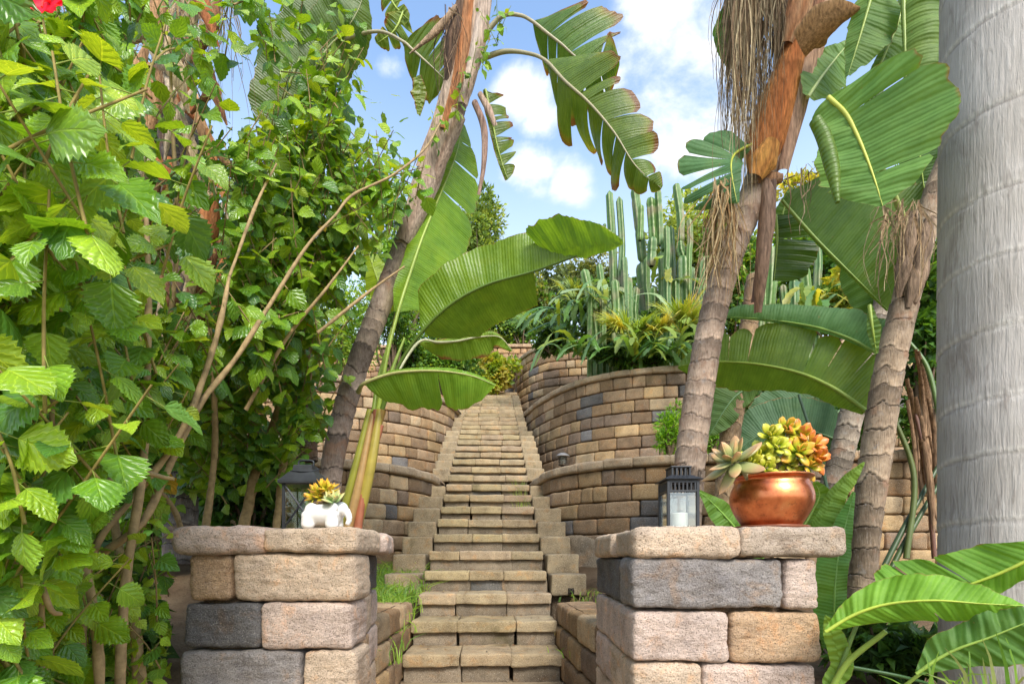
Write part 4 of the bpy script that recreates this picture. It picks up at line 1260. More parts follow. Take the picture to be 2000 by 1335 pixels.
for i, r0 in enumerate(rings):
    d = (zr - r0 - .02 * math.sin(i * 2.1)) / .010
    dr += -.0035 * np.exp(-d * d) + .0015 * np.exp(-((zr - r0 - .03) / .02) ** 2)
    li = np.exp(-((d + .2) / .5) ** 2)[..., None] * (.30 + .3 * np.sin(ang * 3 + i))[None, :, None]
    Cp = Cp * (1 - li) + np.array((.17, .15, .135)) * li
    zig = .5 + .5 * np.sin(ang * 190)[None]
    l2 = (np.exp(-((zr - r0 - .02 * math.sin(i * 2.1) - .014) / .009) ** 2) * (.3 + .7 * zig))[..., None] * .75
    Cp = Cp * (1 - l2) + np.array((.66, .63, .58)) * l2
bn = vnoise(np.stack([np.repeat(zz * 1.6, k), np.tile(np.cos(ang), n), np.tile(np.sin(ang), n)], 1), 12).reshape(n, k)
rr = rad0[:, None] + dr + .010 * bn
Gp[..., 0] = cxp + rr * np.cos(ang)[None]
Gp[..., 1] = cyp + rr * np.sin(ang)[None]
Gp[..., 2] = zz[:, None]
lvp = np.zeros((n, k, 3))
lvp[..., 1] = zz[:, None]
pm = MB()
pm.grid(Gp, Cp, lvp, closed=True, flip=True)
pm.build('trunk', M['palm'], tp)
# ------------------------------------------------------------------ leaf clouds: shrubs, hedges, background trees
def cards(mb, P, D, N, Lg, Wd, C, bend=.25):
    """many small pointed leaves at once (6 points, folded along the rib)"""
    D = nrm(D)
    N = nrm(N - D * np.sum(N * D, 1, keepdims=True))
    B = np.cross(D, N)
    Lg, Wd = Lg[:, None], Wd[:, None]
    V = np.stack([P, P + D * Lg * .38 + B * Wd + N * Wd * .3, P + D * Lg * .45 - N * Lg * .02, P + D * Lg * .38 - B * Wd + N * Wd * .3, P + D * Lg - N * Lg * bend], 1)
    n = len(P)
    f = np.array([(0, 1, 2), (0, 2, 3), (2, 1, 4), (3, 2, 4)])
    F_ = (f[None] + (np.arange(n) * 5)[:, None, None]).reshape(-1, 3)
    lv = np.zeros((n, 5, 3))
    lv[:, 1, 0], lv[:, 3, 0] = 1, -1
    lv[:, 4, 1] = 1
    mb.add(V.reshape(-1, 3), F_, np.repeat(C, 5, axis=0), lv.reshape(-1, 3))


def crown(parent, name, c, rad, n, size, cols, seed, lumps=14, mat='fine', up=.5, aspect=.32, hollow=.55, lump_r=(.25, .5), trunk=None, label=None):
    R = rng(seed)
    c, rad = np.array(c, float), np.array(rad, float)
    k = nrm(R.normal(size=(lumps, 3))) * R.uniform(.25, .8, (lumps, 1))
    kr = R.uniform(*lump_r, lumps)
    w = R.integers(lumps, size=n)
    d = nrm(R.normal(size=(n, 3)) + (0, 0, .25))
    r = kr[w] * R.uniform(hollow, 1.0, n) ** .6 * (1 + .25 * vnoise(d * 3 + w[:, None] * 5.0, seed))
    q = k[w] + d * r[:, None]
    P = c + q * rad
    out = nrm(d + .4 * nrm(q))
    D = nrm(out + R.normal(0, .55, (n, 3)) + np.array((0, 0, up * .3)))
    N = nrm(out * .4 + np.array((0, -.15, up)) + R.normal(0, .45, (n, 3)))
    cl = np.array(cols)
    lumpc = R.integers(len(cl), size=lumps)
    pick_ = np.where(R.random(n) < .65, lumpc[w], R.integers(len(cl), size=n))
    C = cl[pick_] * R.uniform(.75, 1.3, (n, 1))
    L = size * R.uniform(.6, 1.3, n)
    mb = MB()
    cards(mb, P, D, N, L, L * aspect, C)
    o = mb.build(name, M[mat], parent, smooth=False, label=label)
    return o, k * rad + c


def shrub(name, label, u, v, Y, ru, rv, n, size_px, cols, seed, base_v=None, group=None, cat='shrub', depth=None, **kw):
    """a leafy mass centred on a photo point at depth Y, half sizes in photo pixels"""
    c = at(u, v, Y)
    rad = (ru * Y / F, (depth or ru * Y / F * .8), rv * Y / F)
    zb = at(u, base_v if base_v else v + rv, Y)[2]
    t = thing(name, label, cat, (c[0], c[1], zb), group)
    _, ks = crown(t, 'crown', c, rad, n, size_px * Y / F, cols, seed, **kw)
    tm = MB()
    R = rng(seed + 9)
    b = np.array((c[0], c[1], zb))
    for q in ks[:9]:
        m = (b + q) / 2 + R.normal(0, .1, 3) * rad
        tm.tube([b, m, q], [.03 * rad[2] + .012, .02 * rad[2] + .008, .006], (.13, .09, .055), k=6, n=9)
    tm.build('trunk', M['stem'], t)
    return t


GR1 = [(.06, .15, .02), (.085, .20, .025), (.045, .11, .02), (.12, .24, .03)]
GR2 = [(.16, .30, .03), (.22, .36, .03), (.10, .23, .025), (.28, .40, .05)]
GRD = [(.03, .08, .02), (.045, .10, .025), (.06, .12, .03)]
GRY = [(.34, .36, .04), (.26, .32, .03), (.40, .38, .06), (.16, .24, .03)]
GRO = [(.14, .18, .04), (.19, .22, .06), (.09, .13, .035), (.24, .27, .09)]

shrub('background_tree', 'tall conical pale green tree against the sky above the stairs', 935, 470, 22, 75, 100, 7000, 9, [(.16, .26, .05), (.22, .32, .07), (.10, .18, .04), (.30, .38, .09)], 301, base_v=640, cat='tree', lumps=26, aspect=.25, lump_r=(.2, .42))
shrub('background_tree', 'dark olive tree between the drooping leaf and the cacti', 1085, 570, 21, 55, 55, 3500, 10, [(.07, .11, .04), (.10, .15, .05), (.14, .19, .07)], 302, base_v=650, cat='tree', lumps=16, aspect=.28)
shrub('background_tree', 'yellow olive tree just left of the cactus columns', 1155, 560, 19, 60, 70, 3500, 9, GRO, 303, base_v=660, cat='tree', lumps=18, aspect=.25)
shrub('background_tree', 'light green tree rising behind the cactus columns', 1360, 500, 20, 120, 110, 6000, 11, [(.20, .30, .05), (.14, .24, .04), (.28, .36, .07)], 304, base_v=660, cat='tree', lumps=22)
shrub('background_tree', 'yellow green tree top behind the big ribbed leaf at the right', 1590, 420, 20, 80, 85, 4500, 11, GRY, 305, base_v=640, cat='tree', lumps=18)
shrub('background_tree', 'round green tree behind the hibiscus right of its thickest part', 800, 520, 17, 120, 120, 6000, 11, GR2 + GR1, 306, base_v=700, cat='tree', lumps=20)
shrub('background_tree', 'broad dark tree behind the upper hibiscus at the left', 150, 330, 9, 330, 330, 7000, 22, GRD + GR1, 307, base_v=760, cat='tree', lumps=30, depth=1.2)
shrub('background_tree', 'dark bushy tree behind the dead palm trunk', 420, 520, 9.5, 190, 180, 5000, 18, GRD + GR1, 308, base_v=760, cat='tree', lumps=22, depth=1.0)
shrub('background_tree', 'green tree at the far right behind the ringed trunk', 1750, 480, 16, 150, 180, 5000, 14, GR1 + GR2, 309, base_v=680, cat='tree', lumps=20)
shrub('background_tree', 'mid green tree filling the gap left of the dark olive tree', 1010, 600, 19, 75, 70, 4500, 10, GR1 + GRO, 331, base_v=690, cat='tree', lumps=20)
shrub('background_tree', 'dense green tree between the cactus columns and the right trunks', 1450, 560, 19, 130, 110, 6500, 12, GR1 + GR2, 332, base_v=680, cat='tree', lumps=24)
shrub('background_tree', 'bushy green tree behind the wide ribbed leaf beside the grey palm', 1660, 540, 18, 130, 110, 5500, 12, GR2 + GR1, 333, base_v=680, cat='tree', lumps=22)
shrub('background_tree', 'low dark tree behind the first cactus columns', 1200, 600, 17, 100, 60, 4200, 11, GRD + GR1, 334, base_v=670, cat='tree', lumps=20)
# hedges and planting on the terraces
shrub('feathery_shrub', 'bright feathery green shrub above the left wall beside the leaning trunk', 655, 640, 11.5, 85, 90, 6500, 8, GR2, 311, base_v=770, aspect=.2, lumps=20)
shrub('feathery_shrub', 'bright feathery shrub behind the young clump stalks', 770, 630, 12, 70, 75, 4500, 8, GR2 + GR1, 312, base_v=760, aspect=.2, lumps=18)
shrub('leafy_shrub', 'mid green shrub on the terrace under the long drooping leaf', 865, 715, 12.5, 75, 55, 4000, 8, GR1 + GR2, 313, base_v=770, lumps=16)
shrub('flowering_shrub', 'rounded yellow green shrub at the top of the stairs', 970, 728, 14.9, 38, 38, 2600, 9, [(.22, .32, .03), (.32, .38, .04), (.14, .24, .03), (.36, .34, .06)], 314, base_v=768, lumps=16, aspect=.42)
shrub('feathery_shrub', 'feathery green shrub behind the left wall coping inside the hibiscus', 520, 660, 11.5, 90, 70, 4500, 9, GR1 + GR2, 315, base_v=770, aspect=.22, lumps=18)
shrub('leafy_shrub', 'yellow leaved shrub behind the long paddle leaf near the right trunk', 1625, 580, 10.5, 90, 55, 3600, 16, [(.44, .40, .04), (.34, .38, .05), (.20, .28, .04), (.10, .2, .03)], 316, base_v=680, lumps=16, aspect=.3)
shrub('leafy_shrub', 'dark green shrub low between the two right trunks', 1650, 840, 6.6, 75, 75, 3000, 12, GR1 + [(.1, .22, .03)], 317, base_v=920, lumps=16)
shrub('leafy_shrub', 'deep green shrub on the terrace behind the succulents', 1530, 760, 8.0, 130, 70, 3600, 14, GRD + GR1, 318, base_v=860, lumps=18)
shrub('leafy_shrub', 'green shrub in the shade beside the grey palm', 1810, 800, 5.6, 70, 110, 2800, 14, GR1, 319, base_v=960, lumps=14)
shrub('feathery_weed', 'fresh green feathery weed growing on the right wall beside the leaning trunk', 1308, 842, 6.05, 36, 52, 1500, 11, [(.20, .40, .03), (.28, .46, .04), (.13, .30, .02)], 320, base_v=890, lumps=14, aspect=.15, depth=.12, cat='weed')
shrub('feathery_weed', 'small feathery weed right of the leaning trunk on the wall ledge', 1395, 860, 6.0, 24, 34, 700, 10, [(.16, .34, .03), (.22, .4, .04)], 321, base_v=890, lumps=8, aspect=.15, depth=.1, cat='weed')

shrub('leafy_shrub', 'dark low foliage on the soil behind the bright paddle leaves at bottom right', 1740, 1265, 2.75, 110, 75, 1500, 34, GRD + GR1, 340, base_v=1345, lumps=12, aspect=.22)
shrub('leafy_shrub', 'dense dark green planting at the foot of the short cactus columns', 1190, 655, 10.9, 70, 42, 2600, 15, GRD + GR1, 341, base_v=710, lumps=14, aspect=.25)
shrub('leafy_shrub', 'dense green planting at the foot of the tall cactus columns', 1300, 650, 11.2, 80, 48, 3000, 15, GR1, 342, base_v=710, lumps=14, aspect=.25)
shrub('leafy_shrub', 'green planting under the fan palm above the highest right wall', 1075, 655, 12.9, 55, 35, 1800, 13, GRD + GR1, 343, base_v=690, lumps=12, aspect=.25)
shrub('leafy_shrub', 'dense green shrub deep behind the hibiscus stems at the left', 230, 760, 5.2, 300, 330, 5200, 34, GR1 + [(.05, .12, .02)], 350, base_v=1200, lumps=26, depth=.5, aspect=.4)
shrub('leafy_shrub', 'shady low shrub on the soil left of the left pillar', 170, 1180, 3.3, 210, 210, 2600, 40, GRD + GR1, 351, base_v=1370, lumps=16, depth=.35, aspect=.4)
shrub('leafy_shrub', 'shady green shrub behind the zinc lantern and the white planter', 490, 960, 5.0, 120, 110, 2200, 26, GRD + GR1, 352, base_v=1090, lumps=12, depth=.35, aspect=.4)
shrub('leafy_shrub', 'tall green shrub filling the gap between the ringed trunk and the grey palm', 1805, 610, 5.4, 60, 150, 2400, 20, GR1, 353, base_v=960, lumps=14, depth=.3, aspect=.35)
shrub('feathery_shrub', 'feathery green shrub above the small wall at the head of the stairs', 960, 640, 17.8, 75, 42, 3200, 8, GR2 + GR1, 354, base_v=690, lumps=14, aspect=.25)
shrub('feathery_shrub', 'green shrub above the left end of the small wall at the head of the stairs', 860, 650, 17.8, 70, 60, 3200, 9, GR1 + GR2, 355, base_v=700, lumps=14, aspect=.25)
shrub('feathery_shrub', 'fine leaved green mass between the tall wall coping and the cactus feet', 1250, 690, 9.75, 110, 24, 3600, 13, GR1 + GRD, 356, base_v=720, lumps=16, depth=.25, aspect=.18)
shrub('leafy_shrub', 'low green shrub left of the rounded shrub at the head of the stairs', 905, 700, 15.6, 46, 42, 2600, 9, GR1 + GR2, 357, base_v=755, lumps=14, depth=.5, aspect=.35)
shrub('leafy_shrub', 'green shrub on the left terrace directly above the drooping paddle leaf', 800, 700, 12.6, 60, 42, 2600, 10, GR2 + GR1, 358, base_v=760, lumps=14, depth=.5, aspect=.3)
shrub('feathery_shrub', 'fine green shrub just right of the small wall at the head of the stairs', 1022, 648, 17.6, 42, 40, 2600, 8, GR1 + GR2, 359, base_v=690, lumps=12, depth=.6, aspect=.28)
# ------------------------------------------------------------------ grass tufts
def grass(name, label, pts, n, hgt, seed, cols, w=.004, spread=.1, cat='grass', kind='stuff', lean=.5):
    R = rng(seed)
    mb = MB()
    P = np.array(pts)
    for i in range(n):
        a = P[R.integers(len(P))]
        b = np.array((a[0] + R.normal(0, spread), a[1] + R.normal(0, spread), a[2]))
        h = hgt * R.uniform(.5, 1.3)
        d = np.array((R.normal(0, lean), R.normal(0, lean), 0)) * h
        Q = spline([b, b + d * .25 + (0, 0, h * .6), b + d + (0, 0, h * R.uniform(.7, 1.0))], 6)
        ribbon(mb, Q, np.array((1, 1, .9, .7, .45, .08)) * w * R.uniform(.6, 1.3), np.array(cols[R.integers(len(cols))]) * R.uniform(.8, 1.25))
    o = mb.build(name, M['frond'])
    tag(o, label, cat)
    o['kind'] = kind
    return o


def gz(Y):
    return max(0, min(.85, (Y - 2.9) / 3.3 * .85))


pl = [(-1.35 + .12 * i, 3.6 + .25 * j, gz(3.6 + .25 * j) + .02) for i in range(4) for j in range(9)]
grass('grass', 'green weedy grass between the left pillar and the side blocks', pl, 2200, .17, 71, GR2 + [(.2, .34, .05)], spread=.09)
pr_ = [(.66 + .13 * i, 3.7 + .22 * j, gz(3.7 + .22 * j) + .02) for i in range(4) for j in range(7)]
grass('grass', 'thin dry grass under the mortar patch right of the stairs', pr_, 800, .07, 72, GR2 + [(.3, .24, .09), (.22, .14, .06)], spread=.1, w=.003)
bl = [at(u, 1400, 1.5) + (0, 0, -.05) for u in range(1780, 2000, 14)]
grass('tall_grass', 'tall thin grass blades in front of the low paddle leaves at bottom right', bl, 30, .27, 73, [(.14, .30, .04), (.20, .36, .05), (.30, .36, .12)], w=.005, spread=.04, cat='grass', lean=.25)
sg = [step_pos(i) for i in (8, 9, 10)]
grass('grass', 'wispy grass growing from the right end of the middle steps', [(x + .42 + .06 * k, y + .02, z - .2) for (x, y, z) in sg for k in range(3)], 70, .2, 74, [(.2, .3, .06), (.28, .34, .08)], w=.0025, spread=.03)

# ------------------------------------------------------------------ columnar cacti
def cactus(label, stems, Y, seed, zb):
    R = rng(seed)
    b = [s for s in stems]
    um = sum(s[0] for s in b) / len(b)
    x = (um - UC) / F * Y
    t = thing('columnar_cactus', label, 'cactus', (x, Y, zb), 'cacti on the upper terraces')
    for (u0, v0, u1, v1, w, dn) in stems:
        Ys = Y + R.uniform(-.5, .5)
        P0, P1 = at(u0, v0, Ys), at(u1, v1, Ys)
        pts = [P0, (P0 * .55 + P1 * .45) + R.normal(0, .03, 3), P1]
        if dn:
            pts = [np.array((P0[0], P0[1], zb - .1))] + pts
        n, k = 44, 30
        q = spline(pts, n)
        L = np.concatenate([[0], np.cumsum(np.linalg.norm(np.diff(q, axis=0), axis=1))])
        r = w / 2 * Ys / F
        rad = r * (1 - .10 * np.exp(-(((L / max(L[-1], .1) * R.uniform(1.2, 2.6) + R.uniform(0, 1)) % 1) - .1) ** 2 / .004))
        e = np.clip((L[-1] - L) / (r * 1.3), 0, 1)
        rad = rad * np.sqrt(np.clip(1 - (1 - e) ** 2, .004, 1))
        if not dn:
            e = np.clip((L + .015) / (r * 1.2), 0, 1)
            rad = rad * np.maximum(.55, np.sqrt(1 - (1 - e) ** 2))
        G = frame_tube(q, rad, k, R.uniform(0, 1))
        ang = np.arange(k)
        rib = np.array([1.0, .93, .80, .70, .80, .93])[ang % 6]
        G = q[:, None] + (G - q[:, None]) * rib[None, :, None]
        base = np.array([(.07, .155, .028), (.055, .13, .026), (.09, .18, .035)][R.integers(3)])
        lite = np.array((.36, .42, .20))
        cw = np.array([1.0, .12, .0, .0, .0, .12])[ang % 6][None, :, None] * (.75 + .25 * np.sin(L * 40))[:, None, None]
        C = base * (1 - cw) + lite * cw
        ck = np.clip(vnoise(G.reshape(-1, 3) * 4.5, seed).reshape(n, k) * 1.6 - .35, 0, .8)[..., None]
        C = C * (1 - ck) + np.array((.24, .20, .11)) * ck
        mb = MB()
        mb.grid(G, C, closed=True)
        mb.build('stem', M['cactus'], t)
    return t


cactus('cactus clump with the leftmost, shortest group of pale green columns',
       [(1165, 660, 1140, 525, 19, 1), (1178, 610, 1170, 515, 14, 1), (1190, 650, 1188, 560, 14, 1), (1200, 600, 1190, 372, 17, 1), (1212, 560, 1209, 383, 14, 1), (1203, 640, 1200, 545, 20, 1), (1216, 650, 1212, 560, 18, 1), (1229, 650, 1228, 540, 17, 1), (1183, 480, 1181, 436, 8, 0), (1152, 600, 1152, 560, 12, 1), (1222, 620, 1219, 500, 15, 1)], 10.4, 81, Z2)
cactus('tall cactus clump with the highest jointed columns behind the hanging leaf tip',
       [(1262, 640, 1254, 510, 27, 1), (1256, 512, 1240, 365, 19, 0), (1250, 470, 1252, 400, 13, 0), (1276, 470, 1270, 385, 20, 0), (1272, 520, 1275, 462, 19, 0), (1290, 640, 1293, 488, 18, 1), (1290, 480, 1285, 370, 14, 0), (1278, 650, 1276, 560, 18, 1), (1308, 640, 1304, 520, 16, 1), (1302, 540, 1302, 440, 12, 1), (1296, 490, 1300, 455, 14, 0), (1240, 640, 1243, 560, 16, 1), (1268, 600, 1264, 500, 14, 1)], 10.8, 82, Z2)
cactus('cactus clump nearest the straw skirt with one tall bent column',
       [(1338, 650, 1333, 498, 24, 1), (1334, 505, 1328, 470, 18, 0), (1330, 474, 1320, 358, 16, 0), (1322, 640, 1320, 545, 16, 1), (1350, 620, 1350, 520, 16, 1), (1362, 640, 1360, 560, 16, 1), (1345, 520, 1346, 425, 12, 1), (1312, 600, 1310, 440, 12, 1), (1374, 640, 1372, 500, 14, 1)], 11.3, 83, Z2)
cactus('cactus clump glimpsed between the two right trunks',
       [(1500, 640, 1508, 480, 22, 1), (1530, 640, 1528, 555, 15, 1), (1548, 640, 1550, 545, 19, 1), (1576, 640, 1570, 520, 21, 1), (1596, 560, 1597, 478, 16, 1), (1488, 640, 1490, 520, 14, 1)], 10.2, 84, Z2)

# ------------------------------------------------------------------ strappy and fan-leaved plants on the right terraces
def strap_plant(label, u, v, Y, n, len_px, seed, cols, wid=.045, hang=.6, lobed=True, cat='succulent plant', name='strap_cactus', fwd=-.5):
    R = rng(seed)
    c = at(u, v, Y)
    t = thing(name, label, cat, c)
    for i in range(n):
        a = R.uniform(0, 6.28)
        l = len_px * Y / F * R.uniform(.6, 1.25)
        h = np.array((math.cos(a), math.sin(a) * .7 + fwd, 0))
        rise = R.uniform(.1, .8)
        b = c + R.normal(0, .10, 3) * (1.6, 1, .4)
        P = spline([b, b + h * l * .4 + (0, 0, rise * l * .6), b + h * l * .8 + (0, 0, rise * l * .45 - hang * l * .15), b + h * l * 1.05 + (0, 0, rise * l * .1 - hang * l * R.uniform(.2, .7))], 26)
        s = np.linspace(0, 1, 26)
        w = wid * R.uniform(.7, 1.2) * np.minimum(1, s / .12 + .3) * np.minimum(1, (1 - s) / .1 + .05)
        if lobed:
            w = w * (1 + .22 * np.sin(s * 60))
        mb = MB()
        f = nrm(np.array((R.normal(0, .5), -.5, .9)))
        ribbon(mb, P, w, np.array(cols[R.integers(len(cols))]) * R.uniform(.8, 1.2), f)
        mb.build('leaf', M['frond'], t)
    return t


SP = [(.07, .17, .03), (.05, .13, .03), (.10, .21, .035), (.20, .28, .04), (.13, .24, .09)]
strap_plant('strappy plant tumbling over the highest right wall beside its coping end', 1120, 640, 10.6, 18, 95, 91, SP, wid=.042)
strap_plant('dark strappy plant hanging onto the tall right wall left of the fan leaves', 1150, 690, 9.7, 20, 85, 92, SP, wid=.04, hang=.6)
strap_plant('long lobed straps lying along the coping of the tall right wall', 1240, 700, 9.4, 20, 90, 93, SP, wid=.042)
strap_plant('lobed straps at the right end of the tall wall near the leaning trunk', 1318, 695, 9.3, 14, 80, 94, SP, wid=.042)
strap_plant('arching pale straps among the cactus columns', 1170, 600, 10.2, 12, 70, 95, [(.26, .36, .16), (.14, .26, .08)], wid=.05)
strap_plant('yellow tinged straps among the tall cactus columns', 1300, 560, 10.9, 10, 70, 96, [(.32, .34, .06), (.2, .3, .06)], wid=.05)
strap_plant('green straps on the terrace beneath the far cactus clump at the right', 1600, 610, 9.6, 18, 80, 97, SP + [(.4, .4, .05)], wid=.06)


def fan_plant(label, u, v, Y, nfan, len_px, seed, cols, name='fan_palm', cat='palm', blades=22, spread=1.2, w=.012):
    R = rng(seed)
    c = at(u, v, Y)
    t = thing(name, label, cat, c)
    for i in range(nfan):
        a = R.uniform(0, 6.28)
        ax = nrm(np.array((math.cos(a), math.sin(a) * .8 - .3, R.uniform(.3, 1.3))))
        l = len_px * Y / F * R.uniform(.7, 1.2)
        hub = c + ax * l * .35
        side = nrm(np.cross(ax, (0, -.6, 1)))
        col = np.array(cols[R.integers(len(cols))])
        mb = MB()
        ribbon(mb, spline([c, hub], 5), .008, col * .8)
        for k in range(blades):
            g = (k / (blades - 1) - .5) * 2 * spread
            d = ax * math.cos(g) + side * math.sin(g)
            e = l * .75 * R.uniform(.85, 1.05)
            P = spline([hub, hub + d * e * .5 + (0, 0, .01), hub + d * e - (0, 0, e * R.uniform(.08, .35))], 6)
            ribbon(mb, P, np.array((.5, 1, 1, .8, .5, .1)) * w, col * R.uniform(.75, 1.3), nrm(np.array((0, -.6, .8)) + R.normal(0, .25, 3)))
        mb.build('frond', M['frond'], t)
    return t


YF = [(.36, .38, .05), (.28, .36, .05), (.20, .30, .04), (.46, .42, .08)]
fan_plant('green fan palm left of the cacti above the highest right wall', 1045, 650, 12.3, 14, 75, 101, [(.14, .26, .05), (.2, .32, .07), (.09, .19, .04)])
fan_plant('yellow green fan palm in front of the short cactus columns', 1232, 672, 9.7, 14, 85, 102, YF)
fan_plant('golden fan palm next to the leaning right trunk above the tall wall', 1330, 650, 9.7, 14, 80, 103, YF)
fan_plant('pale spiky fan palm behind the straps by the first cactus columns', 1125, 590, 12.0, 10, 60, 104, [(.3, .36, .06), (.22, .3, .06)])
fan_plant('small fan palm in front of the bent cactus column', 1285, 660, 9.6, 10, 60, 105, YF)

# ------------------------------------------------------------------ hibiscus
def hib_leaves(mb, O, D, N, L, C, ns=13, nt=5, seed=0):
    """toothed ovate leaves: O base, D direction, N upper normal, L length, C colour"""
    R = rng(seed)
    n = len(O)
    D = nrm(D)
    N = nrm(N - D * np.sum(N * D, 1, keepdims=True))
    B = np.cross(D, N)
    s = np.linspace(0, 1, ns)
    w = .43 * np.sin(np.pi * np.clip(s, 0, 1) ** .58) ** .82
    w[0], w[-1] = .03, .004
    w = w * (1 + .10 * np.where(np.arange(ns) % 2 == 0, -1, 1) * (s > .12))
    t = np.linspace(-1, 1, nt)
    droop = R.uniform(.05, .42, n)[:, None, None]
    cup = R.uniform(-.25, .30, n)[:, None, None]
    tw = R.normal(0, .25, n)[:, None, None]
    wid = R.uniform(.82, 1.12, n)[:, None, None]
    ph = R.uniform(0, 6, n)[:, None, None]
    S_, T_ = s[None, :, None], t[None, None, :]
    W = w[None, :, None] * wid
    x = T_ * W
    z = -droop * S_ ** 2 + cup * np.abs(T_) ** 1.5 * W + tw * S_ * T_ * W + .028 * np.sin(S_ * 9 + ph + np.sign(T_) * 1.5) * np.abs(T_)
    y = S_ * (1 - .12 * droop * S_) + .06 * np.abs(T_) * W + 0 * x
    Lq = L[:, None, None, None]
    V = O[:, None, None] + Lq * (D[:, None, None] * y[..., None] + B[:, None, None] * x[..., None] + N[:, None, None] * z[..., None])
    idx = np.arange(ns * nt).reshape(ns, nt)
    f = np.stack([idx[:-1, :-1], idx[1:, :-1], idx[1:, 1:], idx[:-1, 1:]], -1).reshape(-1, 4)[:, ::-1]
    F_ = (f[None] + (np.arange(n) * ns * nt)[:, None, None]).reshape(-1, 4)
    lv = np.zeros((n, ns, nt, 3))
    lv[..., 0] = t
    lv[..., 1] = s[None, :, None]
    lv[..., 2] = R.random(n)[:, None, None]
    mb.add(V.reshape(-1, 3), F_, np.repeat(C, ns * nt, axis=0), lv.reshape(-1, 3))


def twig_set(pts, seed, leaf, tl=(.22, .45), young=.25, per=(8, 14), lean=(0, 0)):
    """twigs with alternate leaves; returns leaf arrays and twig paths"""
    R = rng(seed)
    O, D, N, L, C, tw = [], [], [], [], [], []
    for p, sc in pts:
        d0 = nrm(np.array((R.normal(lean[0], .42), R.normal(lean[1], .35) - .12, R.uniform(.35, 1.2))))
        l = R.uniform(*tl) * sc
        bend = R.normal(0, .18, 3) * l
        base = np.array(p) - d0 * l * .5
        P = spline([base, base + d0 * l * .5 + bend * .4, base + d0 * l + bend], 12)
        tw.append((P, .0028 * sc + .001))
        k = R.integers(*per)
        a = R.uniform(0, 6.28)
        isy = R.random() < young
        for j in range(k):
            f = (j + .6) / k
            q = np.array([np.interp(f, np.linspace(0, 1, 12), P[:, c]) for c in range(3)])
            a += 2.4 + R.normal(0, .3)
            out = np.array((math.cos(a), math.sin(a), 0))
            tipf = f ** 2
            dd = nrm(out * .72 + np.array((0, -.22, -.72 + .75 * tipf)) + R.normal(0, .26, 3))
            nn = nrm(np.array((0, -.74, .52)) + out * .42 + R.normal(0, .32, 3))
            pet = R.uniform(.15, .4) * leaf * sc
            sz = leaf * sc * R.uniform(.52, 1.25) * (1 - .45 * max(0, f - .55))
            o = q + dd * pet
            O.append(o)
            D.append(dd)
            N.append(nn)
            L.append(sz)
            y = (max(0, f - .45) / .55) ** 1.3 if isy else max(0, f - .8) * .9
            y = min(1, y * R.uniform(.6, 1.3))
            c = np.array([(.13, .285, .018), (.185, .35, .02), (.08, .20, .026), (.25, .41, .022)][R.integers(4)]) * R.uniform(.85, 1.2)
            c = c * (1 - y) + np.array((.36, .50, .03)) * y
            if R.random() < .003:
                c = np.array((.55, .36, .03))
            C.append(c)
            tw.append((np.stack([q, q + dd * pet * .5, o]), .0016 * sc))
    return [np.array(x) for x in (O, D, N, L, C)], tw


def bound(v):
    return np.interp(v, [-60, 0, 100, 180, 240, 280, 330, 390, 440, 500, 560, 640, 720, 800, 880, 960, 1030], [690, 690, 700, 690, 700, 770, 815, 800, 780, 700, 690, 670, 660, 655, 600, 590, 570])


def depth_at(u):
    return 1.0 + 2.15 * np.clip(u / 720, 0, 1.2)


def hib_points(n, seed, u_rng, thick, keep):
    R = rng(seed)
    out = []
    while len(out) < n:
        u = R.uniform(*u_rng)
        v = R.uniform(-80, 1400)
        if u > bound(v) - 18 and u > 20:
            continue
        if v > 930 and u > 150:
            continue
        if R.random() > keep(u, v):
            continue
        Y = depth_at(u) + R.uniform(0, 1) ** 1.3 * thick
        if u > 300 and v > 700:
            Y = max(Y, 2.6 + R.uniform(0, .5))
            if u > 360:
                Y = max(Y, 3.2)
        out.append((at(u, v, Y), 1.0))
    return out


def keep_far(u, v):
    k = 1.0
    if 270 < u < 455 and v < 640:
        k *= .07
    if 425 < u < 500 and 40 < v < 260:
        k *= .12
    if 490 < u < 600 and v < 240:
        k *= .30
    if 560 < u < 680 and v < 120:
        k *= .35
    if u > 560 and 540 < v < 760:
        k *= .75
    if u > 430 and v > 740:
        k *= .65
    if u > 330 and v > 880:
        k *= .75
    return k


def keep_near(u, v):
    if u > 225 and v < 640:
        return .06
    return 1.0


def push(A, tw, k):
    """set a layer of twigs farther back in the bush"""
    A = list(A)
    A[0] = CAMP + (A[0] - CAMP) * k
    A[3] = A[3] * 1.15
    return A, [(CAMP + (P - CAMP) * k, r) for P, r in tw]


def prune(A, tw, seed):
    """thin the foliage where the photo shows the pillar, the dead palm and the sky through it"""
    R = rng(seed)
    tip = A[0] + A[1] * A[3][:, None] * .7

    def uv(P):
        return UC + P[..., 0] / P[..., 1] * F, VH - (P[..., 2] - EYE) / P[..., 1] * F

    def chance(P):
        u, v = uv(P)
        k = np.ones(u.shape)
        k = np.where((u > 290) & (u < 450) & (v < 640), .60, k)
        k = np.where((u > 435) & (u < 510) & (v > 30) & (v < 270), .3, k)
        k = np.where((u > 510) & (u < 700) & (v < 210), .65, k)
        k = np.where((u > 560) & (v > 560) & (v < 740), .85, k)
        k = np.where((u > 270) & (u < 345) & (v > 1060), .6, k)
        k = np.where((u > 352) & (v > 1000), 0.0, k)
        k = np.where((u > 335) & (v > 880) & (P[..., 1] < 3.0), 0.0, k)
        return k
    q = R.random(len(tip))
    ok = (q < chance(tip)) & (q < chance(A[0]) + .25 * (chance(A[0]) > 0))
    A = [x[ok] for x in A]
    keep = []
    for P, r in tw:
        if chance(P).min() > R.random() * .8:
            keep.append((P, r))
    return A, keep


